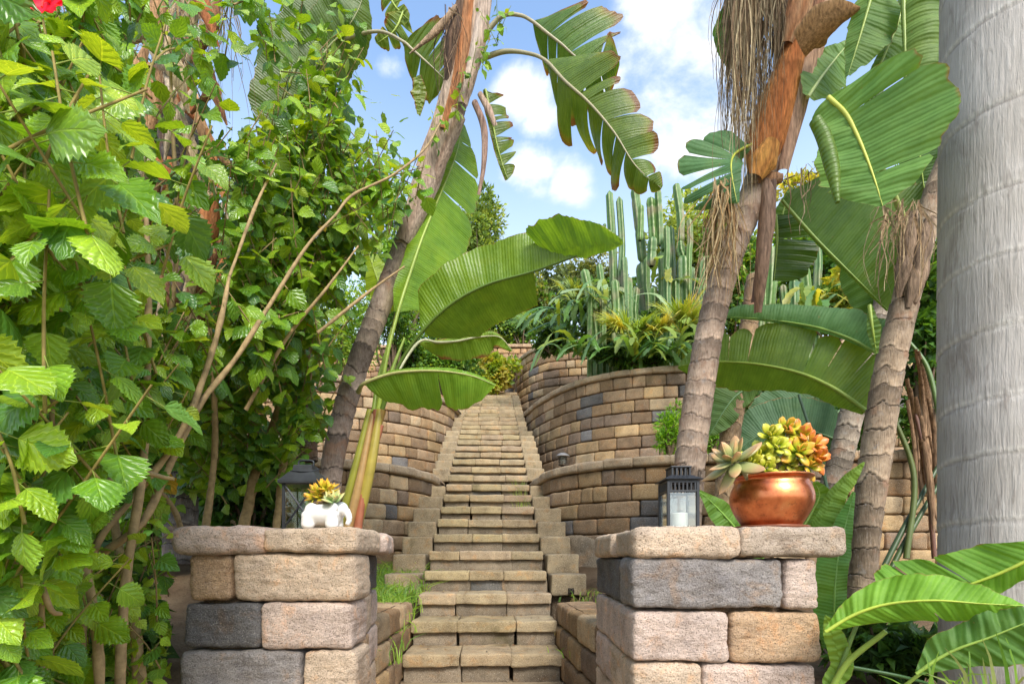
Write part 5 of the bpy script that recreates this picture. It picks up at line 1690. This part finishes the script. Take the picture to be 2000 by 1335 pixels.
STEMC = (.33, .23, .11)
hb1 = thing('hibiscus_bush', 'glossy hibiscus bush filling the left edge with the biggest nearest leaves and a red bloom', 'bush', at(60, 1650, 1.68))
A, tw = twig_set(hib_points(265, 401, (-130, 340), .5, keep_near), 402, .094, young=.55, per=(7, 12))
A, tw = prune(A, tw, 77)
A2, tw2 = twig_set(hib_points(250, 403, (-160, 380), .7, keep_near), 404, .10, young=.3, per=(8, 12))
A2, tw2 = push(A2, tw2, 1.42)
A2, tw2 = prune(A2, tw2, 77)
fresh = [(at(u, v, Y), 1.0) for u, v, Y in [(100, 260, .95), (95, 330, .97), (40, 340, 1.0), (110, 400, 1.0), (330, 390, 1.35), (240, 560, 1.3), (215, 600, 1.25), (120, 200, 1.0), (260, 150, 1.3), (330, 60, 1.45), (180, 420, 1.1), (20, 240, .95),
                                             (300, 480, 1.4), (215, 740, 1.2), (90, 790, 1.0), (60, 900, 1.0), (130, 1010, 1.1), (60, 640, 1.0), (150, 560, 1.1), (30, 1000, 1.05), (190, 330, 1.2), (20, 480, 1.0)]]
A5, tw5 = twig_set(fresh, 411, .105, young=.75, per=(6, 9))
A5, tw5 = prune(A5, tw5, 77)
tw = tw + tw5
mb = MB()
hib_leaves(mb, *A5, ns=19, nt=7, seed=11)
hib_leaves(mb, *A, ns=19, nt=7, seed=5)
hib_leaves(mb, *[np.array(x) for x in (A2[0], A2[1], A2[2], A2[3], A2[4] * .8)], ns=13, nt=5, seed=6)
mb.build('foliage', M['hib'], hb1)
sm = MB()
for P, r in tw:
    sm.tube(P, np.linspace(r, r * .6, len(P)), (.26, .20, .06) if r > .003 else (.22, .27, .05), k=5, n=max(4, len(P)), caps=False)
for P, r in tw2:
    sm.tube(P, np.linspace(r, r * .6, len(P)), (.2, .14, .07), k=4, n=max(3, len(P) // 2), caps=False)
sm.build('twigs', M['stem'], hb1)


def stem(parent, pts, wpx, seed, col=STEMC):
    m = MB()
    P = np.array([at(*p) for p in pts])
    w = np.interp(np.linspace(0, 1, len(P)), np.linspace(0, 1, len(wpx)), wpx) / 2 * P[:, 1] / F
    q = m.tube(P, w, col, k=10, n=60)
    V = m.V[0]
    nzv = vnoise(V * 55, seed)[:, None] * .12 + vnoise(V * 16, seed + 1)[:, None] * .18
    axis = np.repeat(q[:, :3], 10, axis=0)
    m.V[0] = V + (V - axis) * nzv
    return m.build('stem', M['stem'], parent)


for i, (p, w) in enumerate([
    ([(105, 1700, 1.3), (80, 1200, 1.27), (76, 1100, 1.25), (92, 980, 1.25), (100, 850, 1.25), (106, 650, 1.25), (97, 400, 1.25), (100, 250, 1.25)], [16, 12, 12, 11, 9, 8, 7, 4]),
    ([(-10, 1700, 1.2), (5, 1180, 1.2), (42, 1060, 1.2), (36, 860, 1.2), (20, 680, 1.22), (8, 560, 1.22)], [18, 16, 15, 12, 10, 6]),
    ([(200, 1700, 1.55), (190, 1250, 1.5), (140, 1020, 1.45), (112, 930, 1.45), (100, 800, 1.45)], [20, 17, 13, 11, 8]),
    ([(75, 1130, 1.14), (100, 1190, 1.16), (118, 1198, 1.2)], [13, 11, 8]),
    ([(230, 1700, 1.8), (240, 1200, 1.8), (280, 900, 1.85), (290, 600, 1.85), (284, 380, 1.85)], [22, 18, 15, 12, 8]),
    ([(60, 1700, 1.5), (120, 1100, 1.5), (230, 930, 1.55), (340, 935, 1.6)], [20, 16, 13, 7]),
]):
    stem(hb1, p, w, 500 + i)
# the bloom
fl = MB()
fc = at(98, 2, .98)
for i in range(5):
    a = i * 1.257 + .5
    d = nrm(np.array((math.cos(a), -.25, math.sin(a) * .8 - .2)))
    side = nrm(np.cross(d, (0, -1, .1)))
    n_ = 12
    s = np.linspace(0, 1, n_)
    w = .021 * np.sin(np.pi * s ** .8 * .93) ** .7 + .002
    G = np.zeros((n_, 7, 3))
    for j, x in enumerate(np.linspace(-1, 1, 7)):
        G[:, j] = fc + d * (s * .042)[:, None] + side * (x * w)[:, None] + np.array((0, -.010, 0)) * (np.sin(s * 8 + x * 4) * s * .5 + s ** 2 * .8)[:, None]
    C = np.zeros((n_, 7, 3))
    C[:] = np.array((.70, .025, .07)) * (1 - .5 * np.exp(-(s / .25) ** 2))[:, None, None]
    fl.grid(G, C)
fl.tube([fc, fc + (.006, -.02, -.02), fc + (.010, -.028, -.042)], [.003, .0025, .002], (.75, .06, .06), k=6, n=8)
fl.build('flower', M['petal'], hb1)

hb2 = thing('hibiscus_bush', 'hibiscus bush with smaller leaves and long tan stems rising behind the left pillar', 'bush', at(330, 1300, 3.4))
A, tw = twig_set(hib_points(350, 405, (270, 820), .55, keep_far), 406, .10, young=.4, per=(8, 13), lean=(.15, 0))
A, tw = prune(A, tw, 77)
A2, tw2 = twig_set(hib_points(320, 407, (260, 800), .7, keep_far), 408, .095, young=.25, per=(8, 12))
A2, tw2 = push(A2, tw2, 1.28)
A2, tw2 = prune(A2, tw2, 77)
top = [((at(u, v, 2.9)), .85) for u, v in [(640, 250), (690, 210), (700, 290), (745, 310), (790, 330), (800, 370), (770, 400), (720, 440), (745, 350), (640, 160), (600, 130), (655, 330), (690, 330), (560, 300), (820, 345)]]
top += [(at(u, v, 2.1), .8) for u, v in [(300, 1085), (330, 1110), (285, 1180), (318, 1240), (300, 1300), (250, 1150), (260, 1260)]]
top += [(at(u, v, 2.3), .9) for u, v in [(330, 180), (300, 330), (420, 300), (365, 420), (310, 520), (440, 420), (330, 60), (400, 560), (420, 90)]]
RL = rng(419)
top += [(at(RL.uniform(110, 330), RL.uniform(960, 1420), RL.uniform(1.95, 2.5)), .95) for _ in range(60)]
A3, tw3 = twig_set(top, 409, .085, young=.8, per=(8, 12), lean=(.3, 0))
A3, tw3 = prune(A3, tw3, 77)
vine = [(at(u, v, 3.72), .62) for u, v in [(968, 20), (985, 40), (950, 90), (925, 130), (900, 160), (960, 60), (890, 200), (868, 225), (850, 245), (945, 120)]]
A4, tw4 = twig_set(vine, 410, .095, young=.6, per=(5, 9))
mb = MB()
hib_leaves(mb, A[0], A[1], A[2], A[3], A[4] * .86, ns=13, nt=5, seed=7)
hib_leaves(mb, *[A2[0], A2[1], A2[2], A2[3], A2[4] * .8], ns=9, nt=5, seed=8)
hib_leaves(mb, *A3, ns=13, nt=5, seed=9)
hib_leaves(mb, *A4, ns=13, nt=5, seed=10)
mb.build('foliage', M['hib'], hb2)
sm = MB()
for P, r in tw + tw3 + tw4:
    sm.tube(P, np.linspace(r, r * .6, len(P)), (.26, .18, .08) if r > .003 else (.22, .27, .05), k=5, n=max(4, len(P)), caps=False)
sm.build('twigs', M['stem'], hb2)
for i, (p, w) in enumerate([
    ([(150, 1500, 1.9), (160, 1200, 1.85), (190, 1062, 1.8), (270, 960, 1.9), (350, 850, 2.0), (400, 730, 2.1), (430, 630, 2.15), (448, 540, 2.2)], [20, 16, 13, 12, 12, 11, 10, 6]),
    ([(150, 1500, 1.95), (165, 1150, 1.88), (200, 1082, 1.85), (280, 1018, 1.9), (330, 910, 2.0), (390, 790, 2.1), (460, 700, 2.2), (530, 590, 2.3), (600, 480, 2.4), (655, 420, 2.5)], [22, 16, 15, 14, 14, 12, 9, 8, 6, 4]),
    ([(460, 1080, 3.3), (478, 1020, 3.3), (500, 920, 3.3), (528, 850, 3.3), (560, 740, 3.3), (590, 640, 3.3)], [22, 20, 18, 16, 10, 7]),
    ([(535, 1080, 3.35), (545, 980, 3.35), (556, 890, 3.35), (580, 820, 3.35), (610, 720, 3.35)], [15, 14, 13, 11, 7]),
    ([(280, 1400, 2.0), (270, 1290, 2.0), (258, 1170, 2.0), (230, 1060, 2.1), (215, 960, 2.1)], [26, 22, 18, 16, 12]),
    ([(448, 540, 2.2), (500, 400, 2.4), (540, 320, 2.5)], [6, 6, 3]), ([(300, 1000, 2.4), (305, 800, 2.4), (345, 500, 2.5), (335, 200, 2.5), (330, 20, 2.5)], [10, 9, 8, 7, 4]),
    ([(655, 420, 2.5), (690, 380, 2.6), (770, 340, 2.7), (830, 290, 3.0), (860, 240, 3.4)], [5, 5, 4, 4, 3]), ([(620, 650, 2.7), (720, 570, 2.8), (790, 520, 2.9)], [7, 5, 3]), ([(480, 800, 2.6), (560, 660, 2.6), (640, 560, 2.6), (700, 480, 2.7)], [8, 7, 5, 3]),
    ([(400, 1050, 3.0), (420, 860, 3.0), (410, 640, 3.0)], [14, 12, 8]), ([(360, 1050, 2.8), (330, 980, 2.7), (240, 900, 2.4)], [12, 10, 6]),
]):
    stem(hb2, p, w, 540 + i)
# ------------------------------------------------------------------ small objects
def lathe(mb, c, prof_, k=64, col=(.5, .5, .5), wob=0.0):
    p = np.asarray(prof_, float)
    ang = np.linspace(0, 2 * np.pi, k, endpoint=False)
    G = np.zeros((len(p), k, 3))
    G[..., 0] = c[0] + p[:, :1] * np.cos(ang)
    G[..., 1] = c[1] + p[:, :1] * np.sin(ang)
    G[..., 2] = c[2] + p[:, 1:2]
    mb.grid(G, col, closed=True, flip=False)


def plain_box(mb, c, size, col=(.02, .02, .025), r=.0015, yaw=0.0):
    block(mb, c, size, yaw, col, r=r, res=(3, 3, 3), amp=0.0)


# copper pot on its saucer
PX, PY, PZ = 1.133, 2.24, 1.060
pot = thing('copper_pot', 'round shiny copper pot on the right stone pillar', 'plant pot', (PX, PY, PZ))
mb = MB()
pr = [(.0, .018), (.110, .018), (.118, .022), (.128, .036), (.150, .075), (.164, .108), (.169, .132), (.167, .158), (.160, .182), (.151, .200), (.148, .210), (.152, .218), (.163, .224), (.168, .229), (.166, .234), (.156, .234), (.146, .226), (.140, .205)]
prs = spline(pr, 90)
lathe(mb, (PX, PY, PZ), prs, 96, (.5, .3, .2))
o = mb.build('pot_body', M['copper'], pot)
mb = MB()
lathe(mb, (PX, PY, PZ), spline([(.146, .205), (.09, .212), (.0, .21)], 12), 32, (.05, .035, .02))
mb.build('potting_soil', M['soil'], pot)
mb = MB()
lathe(mb, (PX, PY, PZ + .001), spline([(0, 0), (.128, 0), (.140, .004), (.150, .016), (.149, .020), (.140, .018), (.12, .012), (0, .012)], 40), 72, (.3, .12, .06))
mb.build('saucer', simple_mat('saucer_glaze', .3, color=(.22, .075, .035), var=.25, bump=.1), pot)


def fat_leaves(mb, O, D, N, L, W, T, c0, c1, c2, seed=0, blunt=.8):
    """plump paddle leaves; colours base, middle, tip"""
    R = rng(seed)
    n = len(O)
    D = nrm(D)
    N = nrm(N - D * np.sum(N * D, 1, keepdims=True))
    B = np.cross(D, N)
    ns, k = 10, 8
    s = np.linspace(0, 1, ns)
    w = np.sin(np.pi * (.10 + .90 * s ** blunt)) ** (.8 if blunt < 1 else .62)
    w[0], w[-1] = .28, .02
    a = np.linspace(0, 2 * np.pi, k, endpoint=False)
    for i in range(n):
        cur = R.uniform(-.1, .35)
        V = O[i] + L[i] * (D[i] * s[:, None] + N[i] * (cur * s ** 2)[:, None])[:, None] + (B[i] * np.cos(a)[:, None])[None] * (w * W[i])[:, None, None] + (N[i] * np.sin(a)[:, None])[None] * (w * T[i])[:, None, None]
        f = (s ** 1.5)[:, None, None]
        cc = np.where(f < .3, np.array(c0) + (np.array(c1) - np.array(c0)) * f / .3, np.array(c1) + (np.array(c2) - np.array(c1)) * np.minimum(1, (f - .3) / .45))
        mb.grid(V, np.tile(cc, (1, k, 1)) * R.uniform(.85, 1.15), closed=True)


def rosette(mb, c, axis, n, l, w, seed, c0, c1, c2, op=(15, 95), th=.22, blunt=.8):
    R = rng(seed)
    ax = nrm(np.array(axis, float))
    u = nrm(np.cross(ax, (0.3, .9, .2)))
    v = np.cross(ax, u)
    O, D, N, L = [], [], [], []
    for i in range(n):
        f = (i + .5) / n
        g = math.radians(op[0] + (op[1] - op[0]) * f)
        a = i * 2.39996
        rad = u * math.cos(a) + v * math.sin(a)
        d = ax * math.cos(g) + rad * math.sin(g)
        nn = ax * math.sin(g) - rad * math.cos(g)
        D.append(d + R.normal(0, .08, 3))
        N.append(nn)
        O.append(np.array(c) + rad * .1 * l - ax * .25 * l * f)
        L.append(l * (.55 + .5 * f) * R.uniform(.9, 1.1))
    L = np.array(L)
    fat_leaves(mb, np.array(O), np.array(D), np.array(N), L, w * L / l, w * th * L / l, c0, c1, c2, seed, blunt)


YG0, YG1, OR1, OR2 = (.22, .34, .02), (.44, .46, .03), (.62, .16, .03), (.62, .32, .03)
sj = thing('jade_succulent', 'yellow green and orange tipped jade succulent growing in the copper pot', 'succulent', (PX, PY, PZ + .21))
st = MB()
heads = [(1535, 838, 2.24, .075, OR2), (1508, 850, 2.2, .07, (.55, .5, .06)), (1560, 848, 2.22, .08, OR1), (1580, 868, 2.2, .08, OR1), (1588, 892, 2.2, .075, OR1), (1556, 880, 2.17, .07, OR2), (1520, 872, 2.16, .065, (.5, .5, .05)), (1574, 908, 2.2, .07, OR2),
         (1492, 888, 2.2, .075, (.52, .5, .05)), (1470, 903, 2.2, .075, (.5, .48, .05)), (1500, 912, 2.16, .06, (.5, .46, .05)), (1540, 905, 2.2, .05, (.5, .42, .05)), (1460, 915, 2.2, .06, (.52, .46, .06))]
root0 = np.array((PX + .02, PY, PZ + .21))
for i, (u, v, Y, l, tip) in enumerate(heads):
    u, v = 1517 + (u - 1517) * 1.13, 900 + (v - 900) * 1.04
    h = at(u, v, Y)
    base = root0 + ((u - 1515) / 1000 * .8, 0, 0) if i in (8, 9, 10, 12) else root0
    m = base * .45 + h * .55 + np.array((0, 0, .01))
    if i < 8:
        m = at(1537, 882, 2.22)
    st.tube([base, m, h], [.011 if i < 8 else .007, .008, .005], (.36, .30, .15), k=8, n=14)
    ax = nrm(np.array((h[0] - PX - .03, -.35, h[2] - PZ - .24)) + (0, 0, .03))
    lm_ = MB()
    rosette(lm_, h, ax, 12, l * .98, l * .31, 600 + i, YG0 if i not in (4, 2, 3) else YG1, YG1 if i not in (3, 4) else OR2, tip, (8, 105), .35, 1.5)
    lm_.build('leaf_rosette', M['succ'], sj)
st.build('stalk', M['stem'], sj)
se = thing('rosette_succulent', 'grey green rosette succulent with pinkish leaves leaning over the left rim of the copper pot', 'succulent', (PX - .12, PY, PZ + .21))
lm_ = MB()
h = at(1430, 893, 2.12)
rosette(lm_, h, (-.45, -.35, .6), 17, .135, .033, 631, (.25, .31, .11), (.38, .37, .14), (.52, .30, .14), (12, 128), .28, 1.0)
lm_.build('leaf_rosette', M['succ'], se)
lm_ = MB()
lm_.tube([(PX - .10, PY - .02, PZ + .2), at(1452, 918, 2.14), h], [.012, .011, .01], (.34, .30, .17), k=8, n=14)
lm_.build('stalk', M['stem'], se)

# black slotted lantern
LX, LY, LZ = .698, 2.15, 1.058
la = thing('lantern', 'small black metal lantern with slotted top and glass panes on the right pillar', 'lantern', (LX, LY, LZ))
w = .132
mb = MB()
plain_box(mb, (LX, LY, LZ + .006), (w + .006, w + .006, .010))
for sx in (-1, 1):
    for sy in (-1, 1):
        plain_box(mb, (LX + sx * (w / 2 - .006), LY + sy * (w / 2 - .006), LZ + .105), (.012, .012, .188))
for ax in (0, 1):
    for sg_ in (-1, 1):
        for zc, hh in ((.157, .008), (.196, .010)):
            c = [LX, LY, LZ + zc]
            c[1 - ax] += sg_ * (w / 2 - .004)
            sz = [w - .014, .005, hh] if ax == 0 else [.005, w - .014, hh]
            plain_box(mb, c, sz, r=.0008)
        for q in range(7):
            c = [LX, LY, LZ + .177]
            c[ax] += (q - 3) * .0165
            c[1 - ax] += sg_ * (w / 2 - .004)
            sz = [.007, .0035, .034] if ax == 0 else [.0035, .007, .034]
            plain_box(mb, c, sz, r=.0006)
# roof: flared plate, then the slotted chimney box
roof = np.array([(.076, .203), (.078, .206), (.048, .222), (.046, .224)])
G = np.zeros((4, 4, 3))
for i, (r, z) in enumerate(roof):
    for j, (sx, sy) in enumerate(((-1, -1), (1, -1), (1, 1), (-1, 1))):
        G[i, j] = (LX + sx * r, LY + sy * r, LZ + z)
mb.grid(G, (.02, .02, .025), closed=True)
mb.add(G[0], [[3, 2, 1, 0]])
mb.add(G[3], [[0, 1, 2, 3]])
wt = .080
for sx in (-1, 1):
    for sy in (-1, 1):
        plain_box(mb, (LX + sx * (wt / 2 - .004), LY + sy * (wt / 2 - .004), LZ + .241), (.008, .008, .034))
for ax in (0, 1):
    for sg_ in (-1, 1):
        for q in range(3):
            c = [LX, LY, LZ + .241]
            c[ax] += (q - 1) * .018
            c[1 - ax] += sg_ * (wt / 2 - .003)
            plain_box(mb, c, [.008, .003, .034] if ax == 0 else [.003, .008, .034], r=.0006)
plain_box(mb, (LX, LY, LZ + .260), (wt + .006, wt + .006, .006))
mb.build('frame', M['black'], la, smooth=False)
for ax in (0, 1):
    for sg_ in (-1, 1):
        g_ = MB()
        c = [LX, LY, LZ + .083]
        c[1 - ax] += sg_ * (w / 2 - .009)
        plain_box(g_, c, [w - .026, .002, .138] if ax == 0 else [.002, w - .026, .138], r=.0004)
        g_.build('pane', M['glass'], la, smooth=False)
cd = thing('candle', 'short cream candle inside the black slotted lantern', 'candle', (LX + .004, LY, LZ + .012))
mb = MB()
lathe(mb, (LX + .004, LY, LZ + .012), spline([(0, 0), (.030, 0), (.034, .003), (.034, .055), (.031, .060), (.012, .056), (0, .056)], 30), 32, (.8, .78, .7))
mb.build('wax', M['wax'], cd)
mb = MB()
mb.tube([(LX + .004, LY, LZ + .066), (LX + .005, LY, LZ + .078)], [.0012, .001], (.03, .03, .03), k=6, n=4)
mb.build('wick', M['black'], cd)

# dull zinc lantern on the left pillar
QX, QY, QZ = -1.005, 2.50, 1.066
lb = thing('lantern', 'weathered grey lantern with cross braces behind the white elephant planter', 'lantern', (QX, QY, QZ))
w = .165
mb = MB()
plain_box(mb, (QX, QY, QZ + .008), (w + .01, w + .01, .014), r=.003)
plain_box(mb, (QX, QY, QZ + .232), (w + .03, w + .03, .012), r=.003)
for sx in (-1, 1):
    for sy in (-1, 1):
        plain_box(mb, (QX + sx * (w / 2 - .006), QY + sy * (w / 2 - .006), QZ + .12), (.012, .012, .222))
for a in (-1, 1):
    mb.tube([(QX - a * (w / 2 - .01), QY - w / 2 + .004, QZ + .02), (QX + a * (w / 2 - .01), QY - w / 2 + .004, QZ + .222)], .0045, (.03, .03, .03), k=6, n=4)
    mb.tube([(QX + w / 2 - .004, QY - a * (w / 2 - .01), QZ + .02), (QX + w / 2 - .004, QY + a * (w / 2 - .01), QZ + .222)], .0045, (.03, .03, .03), k=6, n=4)
pf = [(.098, .238), (.092, .246), (.078, .262), (.062, .283), (.050, .292), (.047, .296), (.044, .318), (.042, .322)]
G = np.zeros((len(pf), 4, 3))
for i, (r, z) in enumerate(pf):
    for j, (sx, sy) in enumerate(((-1, -1), (1, -1), (1, 1), (-1, 1))):
        G[i, j] = (QX + sx * r, QY + sy * r, QZ + z)
mb.grid(G, closed=True)
mb.add(G[0], [[3, 2, 1, 0]])
mb.add(G[-1], [[0, 1, 2, 3]])
mb.build('frame', M['zinc'], lb, smooth=False)
hm = MB()
hm.tube([(QX - .035, QY, QZ + .320), (QX - .034, QY, QZ + .345), (QX, QY, QZ + .350), (QX + .034, QY, QZ + .345), (QX + .035, QY, QZ + .320)], .005, (.05, .05, .05), k=8, n=30)
hm.tube([(QX - .055, QY - .05, QZ + .292), (QX, QY - .066, QZ + .286), (QX + .055, QY - .05, QZ + .292), (QX + .066, QY, QZ + .31)], .003, (.05, .05, .05), k=6, n=24)
hm.build('handle', M['zinc'], lb)
for ax in (0, 1):
    for sg_ in (-1, 1):
        g_ = MB()
        c = [QX, QY, QZ + .12]
        c[1 - ax] += sg_ * (w / 2 - .008)
        plain_box(g_, c, [w - .026, .002, .205] if ax == 0 else [.002, w - .026, .205], r=.0004)
        g_.build('pane', M['glass'], lb, smooth=False)

# white elephant planter: ellipsoids and tapered legs fused into one skin
EX, EY, EZ = -.822, 2.29, 1.066
ep = thing('elephant_planter', 'small white ceramic elephant planter on the left pillar', 'plant pot', (EX, EY, EZ))
tmp = bpy.data.metaballs.new('elephant_form')
tmp.resolution = .006
tmp.threshold = .12
mo = bpy.data.objects.new('elephant_form', tmp)
COL.objects.link(mo)


def ball(x, y, z, r, s=(1, 1, 1)):
    e = tmp.elements.new(type='ELLIPSOID')
    e.co = (EX + x, EY + y, EZ + z)
    e.radius = r
    e.size_x, e.size_y, e.size_z = s
    e.stiffness = 3.0


for x in np.linspace(-.055, .03, 5):
    ball(x, 0, .064, .066, (.66, .95, 1.0))
for x in np.linspace(-.05, .03, 5):
    ball(x, 0, .034, .055, (.7, .8, .6))
ball(.066, 0, .086, .050, (.72, .80, .80))
for (x, z, r) in ((.088, .072, .028), (.096, .058, .024), (.100, .044, .021), (.100, .030, .018), (.095, .018, .017)):
    ball(x, 0, z, r, (.8, .8, .8))
for lx in (-.066, .036):
    for ly in (-.030, .030):
        for zz_ in (.052, .034, .018, .008):
            ball(lx, ly, zz_, .038, (.9, .72, .72))
for s_ in (-1, 1):
    for (x, z) in ((.048, .088), (.042, .072), (.046, .058)):
        ball(x, s_ * .044, z, .030, (.8, .28, .9))
bpy.context.view_layer.update()
dg = bpy.context.evaluated_depsgraph_get()
me = bpy.data.meshes.new_from_object(mo.evaluated_get(dg))
bpy.data.objects.remove(mo)
nv_ = len(me.vertices)
co = np.zeros(nv_ * 3, dtype=np.float32)
me.vertices.foreach_get('co', co)
co = co.reshape(-1, 3)
if nv_:
    lo, hi = co.min(0), co.max(0)
    co = (co - (lo + hi) / 2) * (np.array((.214, .115, .126)) / (hi - lo)) + np.array((EX, EY, EZ + .063))
    me.vertices.foreach_set('co', co.astype(np.float32).ravel())
me.polygons.foreach_set('use_smooth', np.ones(len(me.polygons), dtype=bool))
me.materials.clear()
me.materials.append(M['white'])
eo = bpy.data.objects.new('body', me)
COL.objects.link(eo)
eo.parent = ep
eo.matrix_parent_inverse = MPI(ep)
mb = MB()
lathe(mb, (EX - .02, EY, EZ + .112), [(.0, .012), (.036, .014), (.046, .012), (.048, .006)], 24, (.04, .03, .02))
mb.build('potting_soil', M['soil'], ep)
s1 = thing('yellow_succulent', 'little yellow succulent in the back of the white elephant planter', 'succulent', (EX - .03, EY, EZ + .12))
for i, (u, v, l, ax) in enumerate([(618, 958, .062, (-.4, -.4, .8)), (634, 950, .068, (.1, -.4, .9)), (608, 970, .055, (-.9, -.3, .25)), (645, 956, .06, (.5, -.2, .8)), (626, 968, .05, (-.1, -.8, .4))]):
    lm_ = MB()
    rosette(lm_, at(u, v, 2.27), ax, 10, l, l * .24, 650 + i, (.36, .38, .03), (.58, .48, .03), (.66, .34, .04), (10, 95), .3)
    lm_.tube([at(u, v, 2.27), (EX - .025, EY, EZ + .118)], [.004, .005], (.3, .3, .1), k=6, n=6)
    lm_.build('leaf_rosette', M['succ'], s1)
s2 = thing('green_succulent', 'pale green closed rosette beside the yellow succulent in the elephant planter', 'succulent', (EX + .01, EY, EZ + .12))
lm_ = MB()
rosette(lm_, at(650, 974, 2.25), (.05, -.5, .8), 14, .062, .026, 660, (.20, .32, .12), (.30, .42, .17), (.55, .48, .2), (5, 62), .25)
lm_.build('leaf_rosette', M['succ'], s2)

# path light on the wall ledge
fx, fy = (1099 - UC) / F * 6.75, 6.75
fz = Z1 - .05
pl_ = thing('path_light', 'little bronze path light behind the coping of the lowest right wall', 'garden light', (fx, fy, fz))
mb = MB()
mb.tube([(fx, fy, fz - .05), (fx, fy, fz + .08)], [.018, .018], (.1, .08, .05), k=12, n=4)
lathe(mb, (fx, fy, fz), [(0, .07), (.055, .07), (.06, .075), (.06, .085), (0, .085)], 20)
for i in range(8):
    a = i * math.pi / 4
    mb.tube([(fx + .052 * math.cos(a), fy + .052 * math.sin(a), fz + .08), (fx + .052 * math.cos(a), fy + .052 * math.sin(a), fz + .19)], .005, (.1, .08, .05), k=6, n=3)
for z in (.115, .15):
    lathe(mb, (fx, fy, fz), [(.050, z), (.058, z), (.058, z + .006), (.050, z + .006)], 20)
mb.build('cage', M['bronze'], pl_)
mb = MB()
lathe(mb, (fx, fy, fz), spline([(.0, .186), (.085, .186), (.092, .192), (.07, .215), (.035, .235), (0, .24)], 24), 24)
mb.build('cap', simple_mat('fixture_cap', .5, color=(.24, .22, .20), var=.25, bump=.2, metallic=.3), pl_)
mb = MB()
lathe(mb, (fx, fy, fz), [(.0, .086), (.036, .086), (.036, .185), (0, .185)], 20)
mb.build('lens', simple_mat('frosted_lens', .4, color=(.42, .42, .36), var=.1), pl_)

# mortar spill against the lowest right wall
ln1 = Line2(R1)
ss = np.linspace(0, ln1.len, 800)
uu = np.array([ln1(x)[0] / ln1(x)[1] * F + UC for x in ss])
sa, sb_ = np.interp(1104, uu, ss), np.interp(1215, uu, ss)
n1_, n2_ = 60, 30
G = np.zeros((n2_, n1_, 3))
for j, x in enumerate(np.linspace(sa, sb_, n1_)):
    p, t = ln1(x), ln1.tan(x)
    nn = np.array((t[1], -t[0]))
    f = j / (n1_ - 1)
    zt = EYE + .26 - .25 * max(0, f - .35) - .12 * (1 - min(1, f / .08))
    zb = .50 + .36 * max(0, .55 - f) ** 1.5
    for i in range(n2_):
        q = i / (n2_ - 1)
        z = zb + (zt - zb) * q
        edge = min(1, q / .08, (1 - q) / .06 + .15, f / .05 + .1)
        off = (.035 + .20 * (1 - q) ** 1.6) * math.sqrt(max(edge, 0)) + .012 * math.sin(q * 7 + f * 5)
        G[i, j] = (p[0] + nn[0] * off, p[1] + nn[1] * off, z)
w_ = vnoise(G.reshape(-1, 3) * 6, 5).reshape(n2_, n1_) * .02 + vnoise(G.reshape(-1, 3) * 17, 6).reshape(n2_, n1_) * .01
G[..., 1] -= w_
mb = MB()
mb.grid(G, (.235, .185, .125), flip=True)
tag(mb.build('mortar_spill', M['concrete']), 'rough grey brown mortar patch bulging from the foot of the lowest right wall', 'mortar patch')['kind'] = 'thing'

# dry litter lying on the lower treads and the ground before them
R = rng(808)
P_, D_, N_, L_, C_ = [], [], [], [], []
for _ in range(420):
    i = int(R.integers(0, 12)) if R.random() < .8 else -1
    if i >= 0:
        x, y, z = step_pos(i)
        p = (x + R.uniform(-.58, .58), y + (R.uniform(.02, .36) if R.random() < .4 else R.uniform(.3, .37)), z + .006)
    else:
        p = (R.uniform(-.75, .4), R.uniform(2.7, 3.75), .004)
    P_.append(p)
    a = R.uniform(0, 6.28)
    D_.append((math.cos(a), math.sin(a), R.uniform(0, .3)))
    N_.append((R.normal(0, .3), R.normal(0, .3), 1))
    L_.append(R.uniform(.012, .04))
    C_.append(np.array([(.16, .09, .04), (.24, .16, .07), (.09, .06, .035), (.3, .24, .1)][R.integers(4)]))
L_ = np.array(L_)
mb = MB()
cards(mb, np.array(P_), np.array(D_), np.array(N_), L_, L_ * .3, np.array(C_))
o = tag(mb.build('leaf_litter', M['frond'], smooth=False), 'scattered dry leaf litter lying along the backs of the stone treads', 'leaf litter')
o['kind'] = 'stuff'
